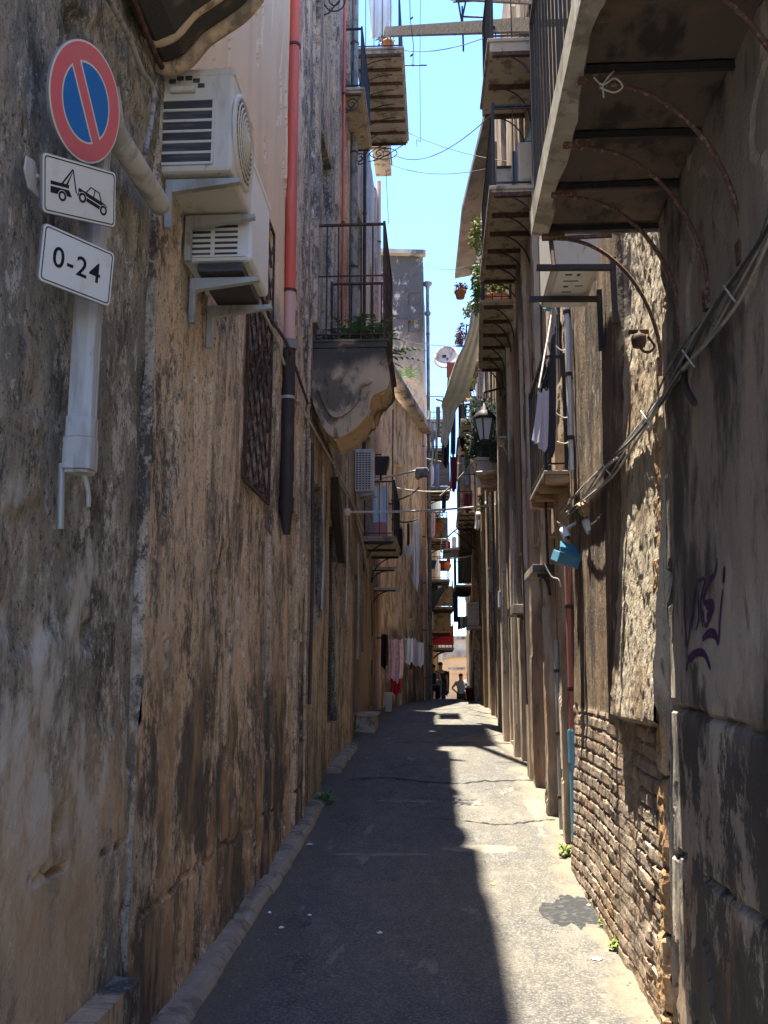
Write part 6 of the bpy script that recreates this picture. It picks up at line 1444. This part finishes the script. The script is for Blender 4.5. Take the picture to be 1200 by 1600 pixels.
for pts,w_ in strokes:
    q=[W(*Z_(a,c_),1.085) for a,c_ in pts];q=smooth_path(q,8);b=MB();vs=[]
    n=len(q)
    for i,p in enumerate(q):
        d=(q[min(i+1,n-1)]-q[max(i-1,0)]);d.x=0;d.normalize();sd=Vector((0,-d.z,d.y));ww=w_*1.9*(.6+.5*math.sin(math.pi*(i+.5)/n))
        for s_ in (-1,0,1):
            a=p+sd*ww*s_;h=bv.ray_cast(Vector((.6,a.y,a.z)),Vector((1,0,0)))
            xx=h[0].x if h[0] is not None else 1.08
            vs.append((xx-.003,a.y,a.z))
    b.add(vs,[f for i in range(n-1) for f in ((3*i,3*i+3,3*i+4,3*i+1),(3*i+1,3*i+4,3*i+5,3*i+2))]);b.build('paint_stroke',M_gr,t)
# ================================================================ LITTER AND STONES
gl='scraps of litter on the road'
rr=random.Random(21)
for i,(px,py,lb) in enumerate([(421,1430,'pale pebble nearest the kerb in the shade'),(439,1452,'second pale pebble just right of the one by the kerb'),(484,1434,'pale scrap right of the two pebbles in the shade'),(594,1458,'tiny white scrap in the middle of the shaded road'),(484,1320,'blue white paper scrap by the kerb'),(932,1500,'crumpled white wrapper on the sunlit right edge'),(920,1418,'small white flake beside the tar patch'),(770,1386,'small orange leaf on the sunlit road')]):
    best=min([y*.02 for y in range(150,600)],key=lambda Y:abs(P(px,py,Y).z-gz(Y)));p=P(px,py,best);zz=roadz(p.x,p.y);s=.018 if i not in (4,5) else .03
    b=MB();n=6;o=[(p.x+s*rr.uniform(.6,1.3)*math.cos(k*6.283/n),p.y+s*1.2*rr.uniform(.6,1.3)*math.sin(k*6.283/n),zz+.003+rr.uniform(0,.006)) for k in range(n)]+[(p.x,p.y,zz+.016)]
    b.add(o,[(k,(k+1)%n,6) for k in range(n)]);tag(b.build('litter_scrap',M_flow if i==7 else (M_acwhite if i!=6 else M_marble)),lb,'litter',gl)
b=MB();rr=random.Random(5)
for i in range(420):
    y=rr.uniform(3.6,13);side=rr.random()
    x=(-1.05+abs(rr.gauss(0,.07))) if side<.45 else (1.03-abs(rr.gauss(0,.10)))
    s=rr.uniform(.003,.011);z=roadz(x,y);k=5
    o=[(x+s*math.cos(j*6.283/k+i),y+s*math.sin(j*6.283/k+i),z) for j in range(k)]+[(x,y,z+s*rr.uniform(.5,1))]
    b.add(o,[(j,(j+1)%k,k) for j in range(k)])
tag(b.build('grit',M_cement),'loose grit and mortar crumbs along both wall feet','grit','loose stuff on the road','stuff')

# ================================================================ MORE CLUTTER DEEP ON THE RIGHT AND LEFT
gm='meter boxes on the right piers'
for i,(px,py,Y,w_,h_,m_,lb) in enumerate([(790,936,14.3,.20,.24,M_acwhite,'white meter box beneath the far shuttered doors'),(842,906,10.7,.16,.12,M_marble,'pale box on the pier left of the blue tin box'),(776,905,17,.3,.4,M_slab,'cement box hung deep among the piers'),(800,858,14.2,.14,.7,M_rust,'tall rusty frame on the pier above the white meter box')]):
    a=P(px,py,Y);b=MB();b.box((a.x-w_/2,Y,a.z-h_/2),(1.1,Y+w_,a.z+h_/2));o=tag(b.build('meter_box' if i!=3 else 'iron_cage',m_,bevel=.008),lb,'box' if i!=3 else 'frame',gm)
    if i!=3: q=MB();q.box((a.x-w_/2+.02,Y-.006,a.z-h_/2+.02),(a.x+w_/2-.02,Y,a.z+h_/2-.02));q.build('door',m_,o)
t=thing('rolled_awning',P(785,745,15),'brown rolled and torn awning under the pale bar','awning')
b=MB()
for k in range(4):
    b.tube([P(748+k*2,742+k*7,15.2)+Vector((0,.02*math.sin(i_*1.7+k),.03*math.sin(i_*2.1+k))) if False else P(748+k*3+i_*8,742+k*7+3*math.sin(i_*1.4+k*2),15.2+.05*k) for i_ in range(8)],.05-.006*k,7)
b.build('canvas',M_plank,t)
b=MB();b.tube([P(745,738,15.1),P(815,733,14.7)],.02,6);b.build('rod',M_marble,t)
gq='laundry on the right balconies'
for (nm,x0,y0,x1,y1,Y,mm,lb) in [('orange_cloth',822,700,830,728,11.9,F_red,'orange red cloth tucked beside the pale fat downpipe'),('white_vest',748,640,756,676,17.4,F_white,'white vest on the ivy balcony rail'),('blue_towel',739,672,746,712,17.8,F_blue,'blue grey towel low beside the ivy'),
  ('dark_rug',724,770,736,800,22,F_maroon,'dark maroon rug over the balcony rail below the lantern'),('white_pillowcase',742,800,750,826,22,F_white,'white pillowcase over the curved awning'),('grey_blanket',722,868,734,905,27.2,F_grey,'grey blanket over the rail of the balcony beneath the white awning'),
  ('yellow_cloth',758,482,768,505,13.0,cloth('yellow_fabric',(.75,.55,.12,1)),'yellow cloth at the outer corner of the planted balcony'),('blue_cloth',800,235,808,285,10.2,F_blue,'blue cloth beside the yellowed cupboard')]:
    hang(nm,x0,y0,x1,y1,Y,mm,lb,None,group=gq,folds=2,amp=.025)
gq='laundry on the yellow house'
for (nm,x0,y0,x1,y1,Y,mm,lb) in [('white_sheet',668,722,678,758,30.9,F_white,'white sheet over the second highest rail of the yellow house'),('blue_jeans',680,724,686,764,30.9,F_denim,'jeans beside the white sheet on the yellow house'),('pink_towel',672,800,680,838,31.1,F_pink,'pink towel on the yellow house above the blue tub'),('black_shorts',690,768,697,800,31.2,F_black,'black shorts hanging at the edge of the yellow house'),('white_socks',684,915,690,935,31.9,F_white,'small white cloth under the goods balcony'),('grey_rug',668,660,680,690,30.9,F_grey,'grey rug on the highest yellow house balcony')]:
    hang(nm,x0,y0,x1,y1,Y,mm,lb,None,group=gq,folds=2,amp=.025)
b=MB();a=P(668,928,30.8);c=P(700,912,30.8);d_=P(668,970,30.8)
b.prism([(a.x,a.z),(c.x,c.z),(d_.x,d_.z)],lambda u,v,q:(u,q,v),30.8,30.9);tag(b.build('underside_shade',M_shut),'dark triangle standing in for the shaded underside of the goods balcony','board')  # dark sheet added to paint the shade beneath the goods balcony
# ================================================================ LIGHT AND CAMERA
world=bpy.data.worlds.new("World");scene.world=world;world.use_nodes=True
wt=world.node_tree;sky=wt.nodes.new('ShaderNodeTexSky');sky.sky_type='NISHITA';sky.sun_disc=False
S=Vector((-.11,.08,1.)).normalized()
sky.sun_elevation=math.asin(S.z);sky.sun_rotation=math.atan2(S.x,S.y);sky.air_density=1.0;sky.dust_density=0.;sky.ozone_density=3.
tn=wt.nodes.new('ShaderNodeMix');tn.data_type='RGBA';tn.blend_type='MULTIPLY';tn.inputs[0].default_value=1.;tn.inputs[7].default_value=(.56,.66,.86,1.)
wt.links.new(sky.outputs[0],tn.inputs[6]);wt.links.new(tn.outputs[2],wt.nodes['Background'].inputs[0]);wt.nodes['Background'].inputs[1].default_value=.15
sl=bpy.data.lights.new('sun','SUN');sl.energy=3.9;sl.angle=R(.5);sl.color=(1.,.94,.80)
so=bpy.data.objects.new('sun',sl);COL.objects.link(so);so.location=(0,0,30);so.rotation_euler=S.to_track_quat('Z','Y').to_euler()
cam=bpy.data.cameras.new('camera');co=bpy.data.objects.new('camera',cam);COL.objects.link(co);scene.camera=co
co.location=(0,0,CZ)
co.matrix_world=Matrix(((rt[0],up[0],-fw[0],0),(rt[1],up[1],-fw[1],0),(rt[2],up[2],-fw[2],CZ),(0,0,0,1)))
cam.sensor_fit='HORIZONTAL';cam.sensor_width=36;cam.lens=36*F/1200;cam.clip_end=2000;cam.clip_start=.05
vs_=scene.view_settings;vs_.view_transform='Standard';vs_.look='None';vs_.exposure=EXPO;vs_.gamma=1
scene.render.engine='CYCLES'
try:
    scene.cycles.max_bounces=10;scene.cycles.diffuse_bounces=6
except Exception: pass
